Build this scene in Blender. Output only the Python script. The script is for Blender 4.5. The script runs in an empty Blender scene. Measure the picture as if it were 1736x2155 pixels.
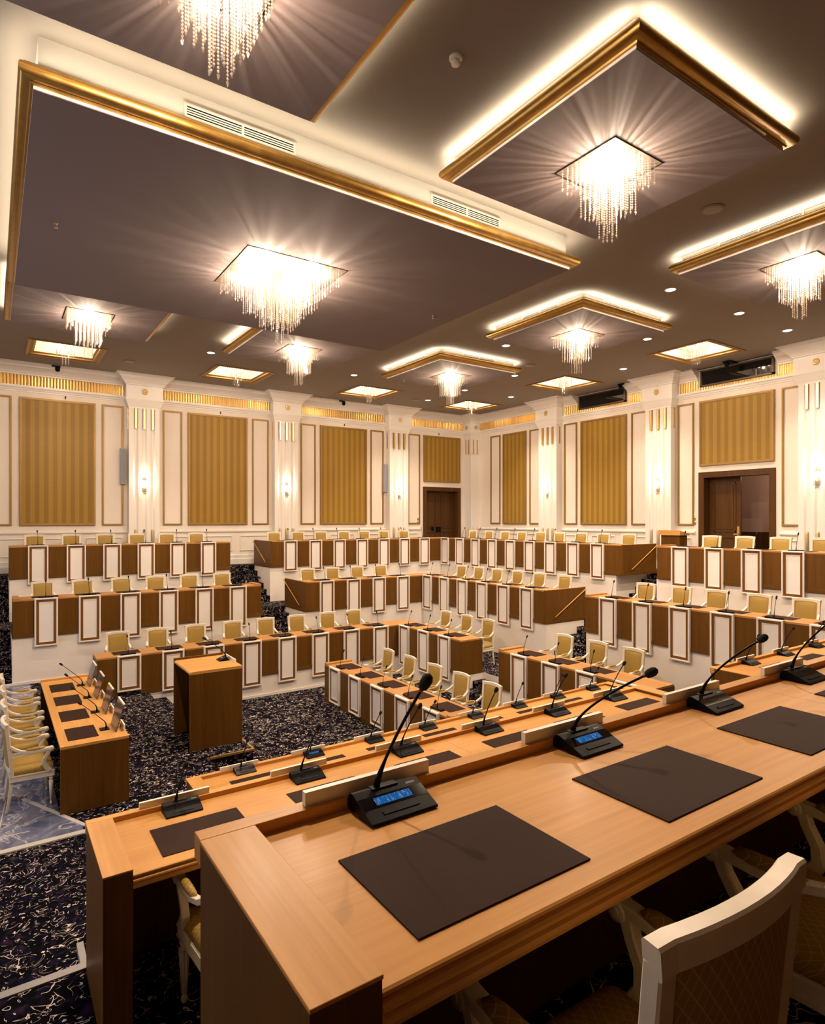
import bpy, bmesh, math, random
from mathutils import Vector, Matrix
random.seed(7)
PI = math.pi
SC = bpy.context.scene
COL = SC.collection

# ------------------------------------------------------------------ camera
CAMZ = 3.288                     # metres above the carpet of the lowest bench tier (z = 0)
cam_d = bpy.data.cameras.new('camera')
cam = bpy.data.objects.new('camera', cam_d); COL.objects.link(cam)
cam_d.sensor_fit = 'HORIZONTAL'; cam_d.sensor_width = 36.0
cam_d.lens = 36.0 * 1294.0 / 1736.0
cam_d.shift_x = 0.0
cam_d.shift_y = (1093.8 - 1077.5) / 1736.0
cam_d.clip_start = 0.02; cam_d.clip_end = 200
cam.location = (0, 0, CAMZ)
cam.rotation_euler = (PI / 2, 0, -math.radians(34.373))
SC.camera = cam

# ------------------------------------------------------------------ view + world
vs = SC.view_settings
vs.view_transform = 'Standard'; vs.look = 'None'; vs.gamma = 1.0; vs.use_curve_mapping = False
vs.exposure = 0.40
W = bpy.data.worlds.new('world'); SC.world = W; W.use_nodes = True
W.node_tree.nodes['Background'].inputs[0].default_value = (0.60, 0.72, 1.0, 1)
W.node_tree.nodes['Background'].inputs[1].default_value = 0.5

SC.cycles.max_bounces = 7; SC.cycles.diffuse_bounces = 4; SC.cycles.glossy_bounces = 3
SC.cycles.caustics_reflective = False; SC.cycles.caustics_refractive = False
# light levels (watts)
P_CHAND, P_BIG, P_COFFER, P_SCONCE, P_DOWN, P_COVE, P_WIN = 480.0, 1200.0, 60.0, 36.0, 380.0, 5.4, 100.0
C_CHAND = (1.0, 0.77, 0.57); C_COVE = (1.0, 0.88, 0.67); C_SCONCE = (1.0, 0.80, 0.60); C_DOWN = (1.0, 0.80, 0.62)

# room
XB, YA, XL, YN = 15.74, 18.8, -4.5, -1.9
CEIL = CAMZ + 4.03
T1, T2, T3, PIT = 0.0, 0.937, 1.917, -0.458
ZS, ZS1 = CAMZ + 3.75, CAMZ + 3.55

# ------------------------------------------------------------------ mesh helpers
class MB:
    def __init__(s): s.v = []; s.f = []; s.sm = []
    def _add(s, vs_, fs, smooth=False):
        o = len(s.v); s.v += [tuple(p) for p in vs_]
        for f in fs: s.f.append(tuple(i + o for i in f)); s.sm.append(smooth)
        return s
    def box(s, x0, x1, y0, y1, z0, z1):
        return s._add([(x0,y0,z0),(x1,y0,z0),(x1,y1,z0),(x0,y1,z0),(x0,y0,z1),(x1,y0,z1),(x1,y1,z1),(x0,y1,z1)],
            [(0,3,2,1),(4,5,6,7),(0,1,5,4),(1,2,6,5),(2,3,7,6),(3,0,4,7)])
    def hexa(s, b, t):
        return s._add(list(b) + list(t), [(0,3,2,1),(4,5,6,7),(0,1,5,4),(1,2,6,5),(2,3,7,6),(3,0,4,7)])
    def prism(s, prof, axis, a0, a1, smooth=False):
        # prof: list of 2D points (counter order free); axis x: (y,z), y: (x,z), z: (x,y)
        n = len(prof)
        def P(p, a): return (a, p[0], p[1]) if axis == 'x' else ((p[0], a, p[1]) if axis == 'y' else (p[0], p[1], a))
        vs_ = [P(p, a0) for p in prof] + [P(p, a1) for p in prof]
        fs = [(i, (i+1) % n, n + (i+1) % n, n + i) for i in range(n)]
        o = len(s.v); s.v += vs_
        for f in fs: s.f.append(tuple(i + o for i in f)); s.sm.append(smooth)
        s.f.append(tuple(o + i for i in range(n))[::-1]); s.sm.append(False)
        s.f.append(tuple(o + n + i for i in range(n))); s.sm.append(False)
        return s
    def loft(s, rings, caps=True, smooth=True, closed_ring=True):
        n = len(rings[0]); vs_ = [p for r in rings for p in r]; fs = []
        m = n if closed_ring else n - 1
        for k in range(len(rings) - 1):
            for i in range(m):
                j = (i + 1) % n
                fs.append((k*n+i, k*n+j, (k+1)*n+j, (k+1)*n+i))
        o = len(s.v); s._add(vs_, fs, smooth)
        if caps and closed_ring:
            s.f.append(tuple(o + i for i in range(n))[::-1]); s.sm.append(False)
            s.f.append(tuple(o + (len(rings)-1)*n + i for i in range(n))); s.sm.append(False)
        return s
    def lathe(s, prof, n=12, c=(0, 0, 0), smooth=True):
        rings = [[(c[0] + r*math.cos(2*PI*i/n), c[1] + r*math.sin(2*PI*i/n), c[2] + z) for i in range(n)] for r, z in prof]
        return s.loft(rings, True, smooth)
    def tube(s, path, rad, n=8, smooth=True):
        path = [Vector(p) for p in path]
        if not isinstance(rad, (list, tuple)): rad = [rad] * len(path)
        rings = []; ref = None
        for i, p in enumerate(path):
            t = (path[min(i+1, len(path)-1)] - path[max(i-1, 0)]).normalized()
            if ref is None:
                ref = Vector((1, 0, 0)) if abs(t.x) < 0.8 else Vector((0, 1, 0))
            u = (ref - t * ref.dot(t)).normalized(); w = t.cross(u); ref = u
            rings.append([tuple(p + (u*math.cos(2*PI*k/n) + w*math.sin(2*PI*k/n)) * rad[i]) for k in range(n)])
        return s.loft(rings, True, smooth)
    def sweep(s, path, wd, ht, side=(1, 0, 0), bev=0.25):
        # rectangular (chamfered) section swept along path; side = direction of the width
        path = [Vector(p) for p in path]; sd0 = Vector(side)
        if not isinstance(wd, (list, tuple)): wd = [wd] * len(path)
        if not isinstance(ht, (list, tuple)): ht = [ht] * len(path)
        rings = []
        for i, p in enumerate(path):
            t = (path[min(i+1, len(path)-1)] - path[max(i-1, 0)]).normalized()
            a = (sd0 - t * sd0.dot(t)).normalized(); b = t.cross(a)
            w, h = wd[i] / 2, ht[i] / 2; c = min(w, h) * bev
            pr = [(-w+c,-h),(w-c,-h),(w,-h+c),(w,h-c),(w-c,h),(-w+c,h),(-w,h-c),(-w,-h+c)]
            rings.append([tuple(p + a*q[0] + b*q[1]) for q in pr])
        return s.loft(rings, True, False)
    def grid(s, fn, nu, nv, smooth=True):
        vs_ = [fn(i / nu, j / nv) for j in range(nv + 1) for i in range(nu + 1)]
        fs = [(j*(nu+1)+i, j*(nu+1)+i+1, (j+1)*(nu+1)+i+1, (j+1)*(nu+1)+i) for j in range(nv) for i in range(nu)]
        return s._add(vs_, fs, smooth)
    def frame(s, x0, x1, z0, z1, y0, y1, b):
        # rectangular picture frame in the xz plane
        s.box(x0, x1, y0, y1, z0, z0 + b); s.box(x0, x1, y0, y1, z1 - b, z1)
        s.box(x0, x0 + b, y0, y1, z0 + b, z1 - b); return s.box(x1 - b, x1, y0, y1, z0 + b, z1 - b)
    def mesh(s, name, mat):
        me = bpy.data.meshes.new(name); me.from_pydata(s.v, [], s.f)
        bm = bmesh.new(); bm.from_mesh(me); bmesh.ops.recalc_face_normals(bm, faces=bm.faces); bm.to_mesh(me); bm.free()
        me.polygons.foreach_set('use_smooth', s.sm); me.materials.append(mat); me.update()
        return me
    def build(s, name, mat, parent=None, loc=None, rz=0.0):
        return put(name, s.mesh(name, mat), parent, loc, rz)

def put(name, me, parent=None, loc=None, rz=0.0):
    o = bpy.data.objects.new(name, me); COL.objects.link(o)
    if parent is not None: o.parent = parent
    if loc is not None: o.location = loc
    if rz: o.rotation_euler = (0, 0, rz)
    return o
def thing(name, label, cat, loc=(0, 0, 0), rz=0.0, group=None):
    o = bpy.data.objects.new(name, None); COL.objects.link(o); o.location = loc; o.rotation_euler = (0, 0, rz)
    o.empty_display_size = 0.05
    return tag(o, label, cat, group)
def tag(o, label, cat, group=None):
    o['label'] = label; o['category'] = cat
    if group: o['group'] = group
    return o
def struct(o, label=None):
    o['kind'] = 'structure'
    if label: o['label'] = label
    return o
def copy_tree(o, parent=None):
    c = o.copy(); COL.objects.link(c); c.parent = parent
    for ch in list(o.children): copy_tree(ch, c)
    return c
def bevel(o, w=0.003, seg=2):
    m = o.modifiers.new('bevel', 'BEVEL'); m.width = w; m.segments = seg; m.limit_method = 'ANGLE'
    return o
ORD = ['first','second','third','fourth','fifth','sixth','seventh','eighth','ninth','tenth','eleventh','twelfth']
def ordl(i, n):
    if i == 0: return 'leftmost'
    if i == n - 1: return 'rightmost'
    return ORD[i] + ' from left'

# ------------------------------------------------------------------ materials
def new_mat(name):
    m = bpy.data.materials.new(name); m.use_nodes = True
    nt = m.node_tree; b = nt.nodes['Principled BSDF']
    return m, nt, b
def N(nt, t, **kw):
    n = nt.nodes.new(t)
    for k, v in kw.items():
        if k in n.inputs: n.inputs[k].default_value = v
        else: setattr(n, k, v)
    return n
def L(nt, a, b): nt.links.new(a, b)
def setb(b, col=None, rough=None, metal=None, spec=None, **kw):
    if col: b.inputs['Base Color'].default_value = (*col, 1)
    if rough is not None: b.inputs['Roughness'].default_value = rough
    if metal is not None: b.inputs['Metallic'].default_value = metal
    if spec is not None: b.inputs['Specular IOR Level'].default_value = spec
    for k, v in kw.items(): b.inputs[k].default_value = v
def plain(name, col, rough=0.5, metal=0.0, var=0.0, scale=8.0, spec=None, bump=0.0):
    m, nt, b = new_mat(name); setb(b, col, rough, metal, spec)
    if var or bump:
        tc = N(nt, 'ShaderNodeTexCoord'); no = N(nt, 'ShaderNodeTexNoise', Scale=scale, Detail=4.0)
        L(nt, tc.outputs['Object'], no.inputs['Vector'])
        if var:
            mx = N(nt, 'ShaderNodeMix', data_type='RGBA')
            mx.inputs[6].default_value = (*[c * (1 - var) for c in col], 1); mx.inputs[7].default_value = (*[min(1, c * (1 + var)) for c in col], 1)
            L(nt, no.outputs['Fac'], mx.inputs[0]); L(nt, mx.outputs[2], b.inputs['Base Color'])
        if bump:
            bu = N(nt, 'ShaderNodeBump', Strength=bump, Distance=0.01); L(nt, no.outputs['Fac'], bu.inputs['Height']); L(nt, bu.outputs[0], b.inputs['Normal'])
    return m
def wood(name, dark, light, axis, rough=0.34, coat=0.15):
    # veneer: long streaks along one axis of the object's own coordinates
    m, nt, b = new_mat(name)
    tc = N(nt, 'ShaderNodeTexCoord'); mp = N(nt, 'ShaderNodeMapping')
    sc = [55, 55, 55]; sc['xyz'.index(axis)] = 1.6; mp.inputs['Scale'].default_value = sc
    L(nt, tc.outputs['Object'], mp.inputs['Vector'])
    n1 = N(nt, 'ShaderNodeTexNoise', Scale=1.0, Detail=5.0, Roughness=0.6, Distortion=0.25); L(nt, mp.outputs[0], n1.inputs['Vector'])
    mp2 = N(nt, 'ShaderNodeMapping'); sc2 = [7, 7, 7]; sc2['xyz'.index(axis)] = 0.35; mp2.inputs['Scale'].default_value = sc2
    L(nt, tc.outputs['Object'], mp2.inputs['Vector'])
    n2 = N(nt, 'ShaderNodeTexNoise', Scale=1.0, Detail=2.0); L(nt, mp2.outputs[0], n2.inputs['Vector'])
    ma = N(nt, 'ShaderNodeMath', operation='MULTIPLY_ADD'); ma.inputs[1].default_value = 0.55
    L(nt, n1.outputs['Fac'], ma.inputs[0])
    mb = N(nt, 'ShaderNodeMath', operation='MULTIPLY'); mb.inputs[1].default_value = 0.45; L(nt, n2.outputs['Fac'], mb.inputs[0]); L(nt, mb.outputs[0], ma.inputs[2])
    cr = N(nt, 'ShaderNodeValToRGB'); cr.color_ramp.elements[0].position = 0.32; cr.color_ramp.elements[1].position = 0.68
    cr.color_ramp.elements[0].color = (*dark, 1); cr.color_ramp.elements[1].color = (*light, 1)
    L(nt, ma.outputs[0], cr.inputs['Fac']); L(nt, cr.outputs[0], b.inputs['Base Color'])
    setb(b, None, rough, spec=0.16); b.inputs['Coat Weight'].default_value = coat * 0.6; b.inputs['Coat Roughness'].default_value = 0.18
    return m
OAK_D, OAK_L = (0.50, 0.238, 0.058), (0.65, 0.333, 0.098)
bench_x = wood('bench_oak_grain_x', (0.35, 0.165, 0.047), (0.48, 0.242, 0.080), 'x', 0.42, 0.06); bench_y = wood('bench_oak_grain_y', (0.35, 0.165, 0.047), (0.48, 0.242, 0.080), 'y', 0.42, 0.06)
oak_x = wood('oak_grain_x', OAK_D, OAK_L, 'x', 0.42, 0.06); oak_y = wood('oak_grain_y', OAK_D, OAK_L, 'y', 0.42, 0.06)
DARK_D, DARK_L = (0.088, 0.035, 0.004), (0.148, 0.063, 0.008)  # darker oak than the worktops, for upright boards and panels
dark_z = wood('dark_oak_grain_z', DARK_D, DARK_L, 'z', 0.42, 0.05); dark_x = wood('dark_oak_grain_x', DARK_D, DARK_L, 'x', 0.42, 0.05)
dark_y = wood('dark_oak_grain_y', DARK_D, DARK_L, 'y', 0.42, 0.05)
band = wood('reddish_band', (0.145, 0.055, 0.010), (0.21, 0.088, 0.018), 'z', 0.42, 0.05)
door_wood = wood('door_wood', (0.055, 0.022, 0.005), (0.10, 0.043, 0.011), 'z', 0.38, 0.1)
white = plain('white_lacquer', (0.80, 0.75, 0.69), 0.38, var=0.03, scale=20)
plaster = plain('warm_plaster', (0.80, 0.72, 0.62), 0.75, var=0.03, scale=6)
plinth_m = plain('plinth_plaster', (0.83, 0.75, 0.66), 0.8, var=0.04, scale=5)
ceil_m = plain('ceiling_paint', (0.25, 0.205, 0.165), 0.85, var=0.03, scale=2)
box_m = plain('ceiling_box_paint', (0.80, 0.76, 0.68), 0.8)
mauve = plain('mauve_fabric_panel', (0.180, 0.142, 0.137), 0.85, var=0.05, scale=60)
gold_m = plain('gold_leaf_moulding', (0.44, 0.26, 0.068), 0.33, 0.9, var=0.25, scale=9)
gold_b = plain('bright_gold', (0.80, 0.56, 0.22), 0.28, 0.9, var=0.15, scale=14)
gold_p = plain('gold_paint', (0.34, 0.205, 0.060), 0.45, 0.35, var=0.15, scale=14)
reed_m = plain('dull_gold_reed', (0.58, 0.44, 0.24), 0.5, 0.3, var=0.2, scale=20)
cream = plain('antique_cream_paint', (0.74, 0.66, 0.52), 0.36, var=0.10, scale=25)
pad_m = plain('brown_leather', (0.034, 0.0175, 0.0125), 0.55, var=0.12, scale=5, spec=0.03)
black = plain('black_plastic', (0.004, 0.004, 0.0045), 0.36, spec=0.10)
blackm = plain('matt_black', (0.005, 0.005, 0.0055), 0.5, spec=0.12)
foam = plain('black_foam', (0.006, 0.006, 0.006), 0.95, bump=0.4, scale=300)
red_m = plain('red_ring', (0.30, 0.02, 0.02), 0.4)
chrome = plain('chrome', (0.7, 0.7, 0.7), 0.2, 1.0)
grey_m = plain('grey_grille', (0.33, 0.34, 0.37), 0.55)
plate_m = plain('steel_tray', (0.55, 0.50, 0.46), 0.25, 0.9)
bronze = plain('bronze_frame', (0.085, 0.055, 0.03), 0.4, 0.5)
dark_glass = plain('dark_glass', (0.006, 0.006, 0.007), 0.04)
smoked = plain('smoked_screen', (0.10, 0.085, 0.08), 0.10)
pvc = plain('white_plastic', (0.84, 0.80, 0.70), 0.4)
pink = plain('corridor_wall', (0.50, 0.36, 0.29), 0.8)
letter = plain('white_lettering', (0.7, 0.7, 0.7), 0.5)

def fabric(name, c1, c2, k, thin=0.86):
    # diamond lattice woven in lighter thread over the gold ground
    m, nt, b = new_mat(name)
    tc = N(nt, 'ShaderNodeTexCoord'); sp = N(nt, 'ShaderNodeSeparateXYZ'); L(nt, tc.outputs['Object'], sp.inputs[0])
    yz = N(nt, 'ShaderNodeMath', operation='ADD'); L(nt, sp.outputs[1], yz.inputs[0]); L(nt, sp.outputs[2], yz.inputs[1])
    outs = []
    for sg in (1, -1):
        a = N(nt, 'ShaderNodeMath', operation='MULTIPLY_ADD'); a.inputs[1].default_value = sg * 1.35
        L(nt, sp.outputs[0], a.inputs[0]); L(nt, yz.outputs[0], a.inputs[2])
        q = N(nt, 'ShaderNodeMath', operation='MULTIPLY'); q.inputs[1].default_value = k; L(nt, a.outputs[0], q.inputs[0])
        s = N(nt, 'ShaderNodeMath', operation='SINE'); L(nt, q.outputs[0], s.inputs[0])
        ab = N(nt, 'ShaderNodeMath', operation='ABSOLUTE'); L(nt, s.outputs[0], ab.inputs[0])
        g = N(nt, 'ShaderNodeMath', operation='LESS_THAN'); g.inputs[1].default_value = 1 - thin; L(nt, ab.outputs[0], g.inputs[0])
        outs.append(g)
    mx = N(nt, 'ShaderNodeMath', operation='MAXIMUM'); L(nt, outs[0].outputs[0], mx.inputs[0]); L(nt, outs[1].outputs[0], mx.inputs[1])
    no = N(nt, 'ShaderNodeTexNoise', Scale=220.0, Detail=2.0); L(nt, tc.outputs['Object'], no.inputs['Vector'])
    c = N(nt, 'ShaderNodeMix', data_type='RGBA'); c.inputs[6].default_value = (*c1, 1); c.inputs[7].default_value = (*c2, 1)
    L(nt, mx.outputs[0], c.inputs[0]); L(nt, c.outputs[2], b.inputs['Base Color'])
    bu = N(nt, 'ShaderNodeBump', Strength=0.25, Distance=0.004); L(nt, mx.outputs[0], bu.inputs['Height']); L(nt, bu.outputs[0], b.inputs['Normal'])
    setb(b, None, 0.55, spec=0.25)
    return m
chair_fab = fabric('gold_diamond_upholstery', (0.33, 0.205, 0.040), (0.52, 0.36, 0.11), 85.0)

def stripes(name, axis):
    m, nt, b = new_mat(name)
    tc = N(nt, 'ShaderNodeTexCoord'); sp = N(nt, 'ShaderNodeSeparateXYZ'); L(nt, tc.outputs['Object'], sp.inputs[0])
    q = N(nt, 'ShaderNodeMath', operation='MULTIPLY'); q.inputs[1].default_value = 2 * PI / 0.205; L(nt, sp.outputs[axis], q.inputs[0])
    s = N(nt, 'ShaderNodeMath', operation='SINE'); L(nt, q.outputs[0], s.inputs[0])
    cr = N(nt, 'ShaderNodeValToRGB'); e = cr.color_ramp.elements
    e[0].position = 0.44; e[1].position = 0.56; e[0].color = (0.31, 0.175, 0.024, 1); e[1].color = (0.41, 0.245, 0.042, 1)
    h = N(nt, 'ShaderNodeMath', operation='MULTIPLY_ADD'); h.inputs[1].default_value = 0.5; h.inputs[2].default_value = 0.5; L(nt, s.outputs[0], h.inputs[0])
    L(nt, h.outputs[0], cr.inputs['Fac'])
    mp = N(nt, 'ShaderNodeMapping'); mp.inputs['Scale'].default_value = (4, 4, 90); L(nt, tc.outputs['Object'], mp.inputs['Vector'])
    no = N(nt, 'ShaderNodeTexNoise', Scale=1.0, Detail=3.0); L(nt, mp.outputs[0], no.inputs['Vector'])
    mx = N(nt, 'ShaderNodeMix', data_type='RGBA', blend_type='MULTIPLY'); mx.inputs[0].default_value = 0.25
    L(nt, cr.outputs[0], mx.inputs[6]); L(nt, no.outputs['Color'], mx.inputs[7]); L(nt, mx.outputs[2], b.inputs['Base Color'])
    rr = N(nt, 'ShaderNodeMapRange'); rr.inputs['To Min'].default_value = 0.36; rr.inputs['To Max'].default_value = 0.60
    L(nt, cr.outputs[0], rr.inputs['Value']); L(nt, rr.outputs[0], b.inputs['Roughness'])
    b.inputs['Specular IOR Level'].default_value = 0.25
    return m
damask_x = stripes('gold_striped_silk_x', 0); damask_y = stripes('gold_striped_silk_y', 1)

def carpet_mat():
    m, nt, b = new_mat('navy_carpet')
    ge = N(nt, 'ShaderNodeNewGeometry')
    def contour(scale, dist, freq, wid, mscale, mth):
        no = N(nt, 'ShaderNodeTexNoise', Scale=scale, Detail=0.6, Distortion=dist); L(nt, ge.outputs['Position'], no.inputs['Vector'])
        q = N(nt, 'ShaderNodeMath', operation='MULTIPLY'); q.inputs[1].default_value = freq; L(nt, no.outputs['Fac'], q.inputs[0])
        fr = N(nt, 'ShaderNodeMath', operation='FRACT'); L(nt, q.outputs[0], fr.inputs[0])
        sb = N(nt, 'ShaderNodeMath', operation='SUBTRACT'); sb.inputs[1].default_value = 0.5; L(nt, fr.outputs[0], sb.inputs[0])
        ab = N(nt, 'ShaderNodeMath', operation='ABSOLUTE'); L(nt, sb.outputs[0], ab.inputs[0])
        ms = N(nt, 'ShaderNodeTexNoise', Scale=mscale, Detail=0.0); L(nt, ge.outputs['Position'], ms.inputs['Vector'])
        ml = N(nt, 'ShaderNodeMapRange'); ml.inputs['From Min'].default_value = mth; ml.inputs['From Max'].default_value = mth + 0.16
        ml.inputs['To Min'].default_value = 0.0; ml.inputs['To Max'].default_value = wid; L(nt, ms.outputs['Fac'], ml.inputs['Value'])
        lt = N(nt, 'ShaderNodeMath', operation='LESS_THAN'); L(nt, ab.outputs[0], lt.inputs[0]); L(nt, ml.outputs[0], lt.inputs[1])
        return lt
    a = contour(6.5, 1.7, 4.0, 0.036, 7.0, 0.41)
    c = contour(16.0, 1.0, 3.0, 0.085, 21.0, 0.54)
    mx = N(nt, 'ShaderNodeMath', operation='MAXIMUM'); L(nt, a.outputs[0], mx.inputs[0]); L(nt, c.outputs[0], mx.inputs[1])
    nb = N(nt, 'ShaderNodeTexNoise', Scale=16.0, Detail=2.0, Distortion=0.8); L(nt, ge.outputs['Position'], nb.inputs['Vector'])
    cr = N(nt, 'ShaderNodeValToRGB'); e = cr.color_ramp.elements
    e[0].position = 0.42; e[0].color = (0.003, 0.0027, 0.004, 1); e[1].position = 0.62; e[1].color = (0.008, 0.007, 0.020, 1)
    e2 = cr.color_ramp.elements.new(0.52); e2.color = (0.004, 0.0033, 0.006, 1)
    e3 = cr.color_ramp.elements.new(0.72); e3.color = (0.028, 0.012, 0.022, 1)
    L(nt, nb.outputs['Fac'], cr.inputs['Fac'])
    nc = N(nt, 'ShaderNodeTexNoise', Scale=10.0, Detail=1.0); L(nt, ge.outputs['Position'], nc.inputs['Vector'])
    lc = N(nt, 'ShaderNodeMix', data_type='RGBA'); lc.inputs[6].default_value = (0.56, 0.42, 0.31, 1); lc.inputs[7].default_value = (0.70, 0.64, 0.58, 1)
    L(nt, nc.outputs['Fac'], lc.inputs[0])
    fm = N(nt, 'ShaderNodeMix', data_type='RGBA'); L(nt, mx.outputs[0], fm.inputs[0]); L(nt, cr.outputs[0], fm.inputs[6]); L(nt, lc.outputs[2], fm.inputs[7])
    L(nt, fm.outputs[2], b.inputs['Base Color']); setb(b, None, 0.95, spec=0.02)
    nf = N(nt, 'ShaderNodeTexNoise', Scale=350.0, Detail=1.0); L(nt, ge.outputs['Position'], nf.inputs['Vector'])
    bu = N(nt, 'ShaderNodeBump', Strength=0.35, Distance=0.004); L(nt, nf.outputs['Fac'], bu.inputs['Height']); L(nt, bu.outputs[0], b.inputs['Normal'])
    return m
carpet = carpet_mat()
def marble_mat():
    m, nt, b = new_mat('blue_grey_marble')
    ge = N(nt, 'ShaderNodeNewGeometry')
    n0 = N(nt, 'ShaderNodeTexNoise', Scale=2.2, Detail=6.0, Roughness=0.65, Distortion=1.5); L(nt, ge.outputs['Position'], n0.inputs['Vector'])
    cr = N(nt, 'ShaderNodeValToRGB'); e = cr.color_ramp.elements
    e[0].position = 0.35; e[0].color = (0.075, 0.085, 0.14, 1); e[1].position = 0.68; e[1].color = (0.24, 0.26, 0.36, 1); L(nt, n0.outputs['Fac'], cr.inputs['Fac'])
    vo = N(nt, 'ShaderNodeTexNoise', Scale=1.7, Detail=6.0, Roughness=0.6, Distortion=1.2); L(nt, ge.outputs['Position'], vo.inputs['Vector'])
    sb = N(nt, 'ShaderNodeMath', operation='SUBTRACT'); sb.inputs[1].default_value = 0.5; L(nt, vo.outputs['Fac'], sb.inputs[0])
    ab = N(nt, 'ShaderNodeMath', operation='ABSOLUTE'); L(nt, sb.outputs[0], ab.inputs[0])
    mr = N(nt, 'ShaderNodeMapRange'); mr.inputs['From Min'].default_value = 0.0; mr.inputs['From Max'].default_value = 0.022; mr.inputs['To Min'].default_value = 0.8; mr.inputs['To Max'].default_value = 0.0
    L(nt, ab.outputs[0], mr.inputs['Value'])
    fm = N(nt, 'ShaderNodeMix', data_type='RGBA'); L(nt, mr.outputs[0], fm.inputs[0]); L(nt, cr.outputs[0], fm.inputs[6]); fm.inputs[7].default_value = (0.62, 0.60, 0.62, 1)
    L(nt, fm.outputs[2], b.inputs['Base Color']); setb(b, None, 0.07)
    return m
marble = marble_mat()
def emis(name, col, st):
    m = bpy.data.materials.new(name); m.use_nodes = True; nt = m.node_tree; nt.nodes.clear()
    o = N(nt, 'ShaderNodeOutputMaterial'); e = N(nt, 'ShaderNodeEmission'); e.inputs[0].default_value = (*col, 1); e.inputs[1].default_value = st
    L(nt, e.outputs[0], o.inputs[0]); return m
bulb_m = emis('lit_bulb', (1.0, 0.80, 0.55), 30.0)
disc_m = emis('lit_downlight', (1.0, 0.93, 0.82), 14.0)
def crystal_mat():
    m = bpy.data.materials.new('cut_crystal'); m.use_nodes = True; nt = m.node_tree; nt.nodes.clear()
    o = N(nt, 'ShaderNodeOutputMaterial'); t = N(nt, 'ShaderNodeBsdfTransparent'); t.inputs[0].default_value = (1, 0.97, 0.93, 1)
    tr = N(nt, 'ShaderNodeBsdfTranslucent'); tr.inputs[0].default_value = (0.36, 0.33, 0.30, 1)
    gl = N(nt, 'ShaderNodeBsdfGlossy'); gl.inputs['Roughness'].default_value = 0.10; gl.inputs[0].default_value = (0.75, 0.72, 0.68, 1)
    a = N(nt, 'ShaderNodeMixShader'); a.inputs[0].default_value = 0.68; L(nt, tr.outputs[0], a.inputs[1]); L(nt, gl.outputs[0], a.inputs[2])
    b = N(nt, 'ShaderNodeMixShader'); b.inputs[0].default_value = 0.38; L(nt, t.outputs[0], b.inputs[1]); L(nt, a.outputs[0], b.inputs[2])
    L(nt, b.outputs[0], o.inputs[0]); return m
crystal = crystal_mat()
def pane_mat():
    m = bpy.data.materials.new('clear_pane'); m.use_nodes = True; nt = m.node_tree; nt.nodes.clear()
    o = N(nt, 'ShaderNodeOutputMaterial'); t = N(nt, 'ShaderNodeBsdfTransparent'); gl = N(nt, 'ShaderNodeBsdfGlossy'); gl.inputs['Roughness'].default_value = 0.02
    b = N(nt, 'ShaderNodeMixShader'); b.inputs[0].default_value = 0.08; L(nt, t.outputs[0], b.inputs[1]); L(nt, gl.outputs[0], b.inputs[2]); L(nt, b.outputs[0], o.inputs[0]); return m
pane = pane_mat()
def screen_mat():
    # lit blue display with rows of small white print
    m = bpy.data.materials.new('lit_blue_display'); m.use_nodes = True; nt = m.node_tree; nt.nodes.clear()
    o = N(nt, 'ShaderNodeOutputMaterial'); e = N(nt, 'ShaderNodeEmission'); e.inputs[1].default_value = 0.36
    tc = N(nt, 'ShaderNodeTexCoord'); sp = N(nt, 'ShaderNodeSeparateXYZ'); L(nt, tc.outputs['Generated'], sp.inputs[0])
    rows = N(nt, 'ShaderNodeMath', operation='MULTIPLY'); rows.inputs[1].default_value = 5.0; L(nt, sp.outputs[1], rows.inputs[0])
    fr = N(nt, 'ShaderNodeMath', operation='FRACT'); L(nt, rows.outputs[0], fr.inputs[0])
    c1 = N(nt, 'ShaderNodeMath', operation='COMPARE'); c1.inputs[1].default_value = 0.5; c1.inputs[2].default_value = 0.16; L(nt, fr.outputs[0], c1.inputs[0])
    mp = N(nt, 'ShaderNodeMapping'); mp.inputs['Scale'].default_value = (26, 1.0, 1); L(nt, tc.outputs['Generated'], mp.inputs['Vector'])
    no = N(nt, 'ShaderNodeTexNoise', Scale=1.0, Detail=1.0); L(nt, mp.outputs[0], no.inputs['Vector'])
    g = N(nt, 'ShaderNodeMath', operation='GREATER_THAN'); g.inputs[1].default_value = 0.56; L(nt, no.outputs['Fac'], g.inputs[0])
    pr = N(nt, 'ShaderNodeMath', operation='MULTIPLY'); L(nt, c1.outputs[0], pr.inputs[0]); L(nt, g.outputs[0], pr.inputs[1])
    mx = N(nt, 'ShaderNodeMix', data_type='RGBA'); mx.inputs[6].default_value = (0.02, 0.19, 0.62, 1); mx.inputs[7].default_value = (0.75, 0.85, 0.95, 1)
    L(nt, pr.outputs[0], mx.inputs[0]); L(nt, mx.outputs[2], e.inputs[0]); L(nt, e.outputs[0], o.inputs[0]); return m
screen_lit = screen_mat()

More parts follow.
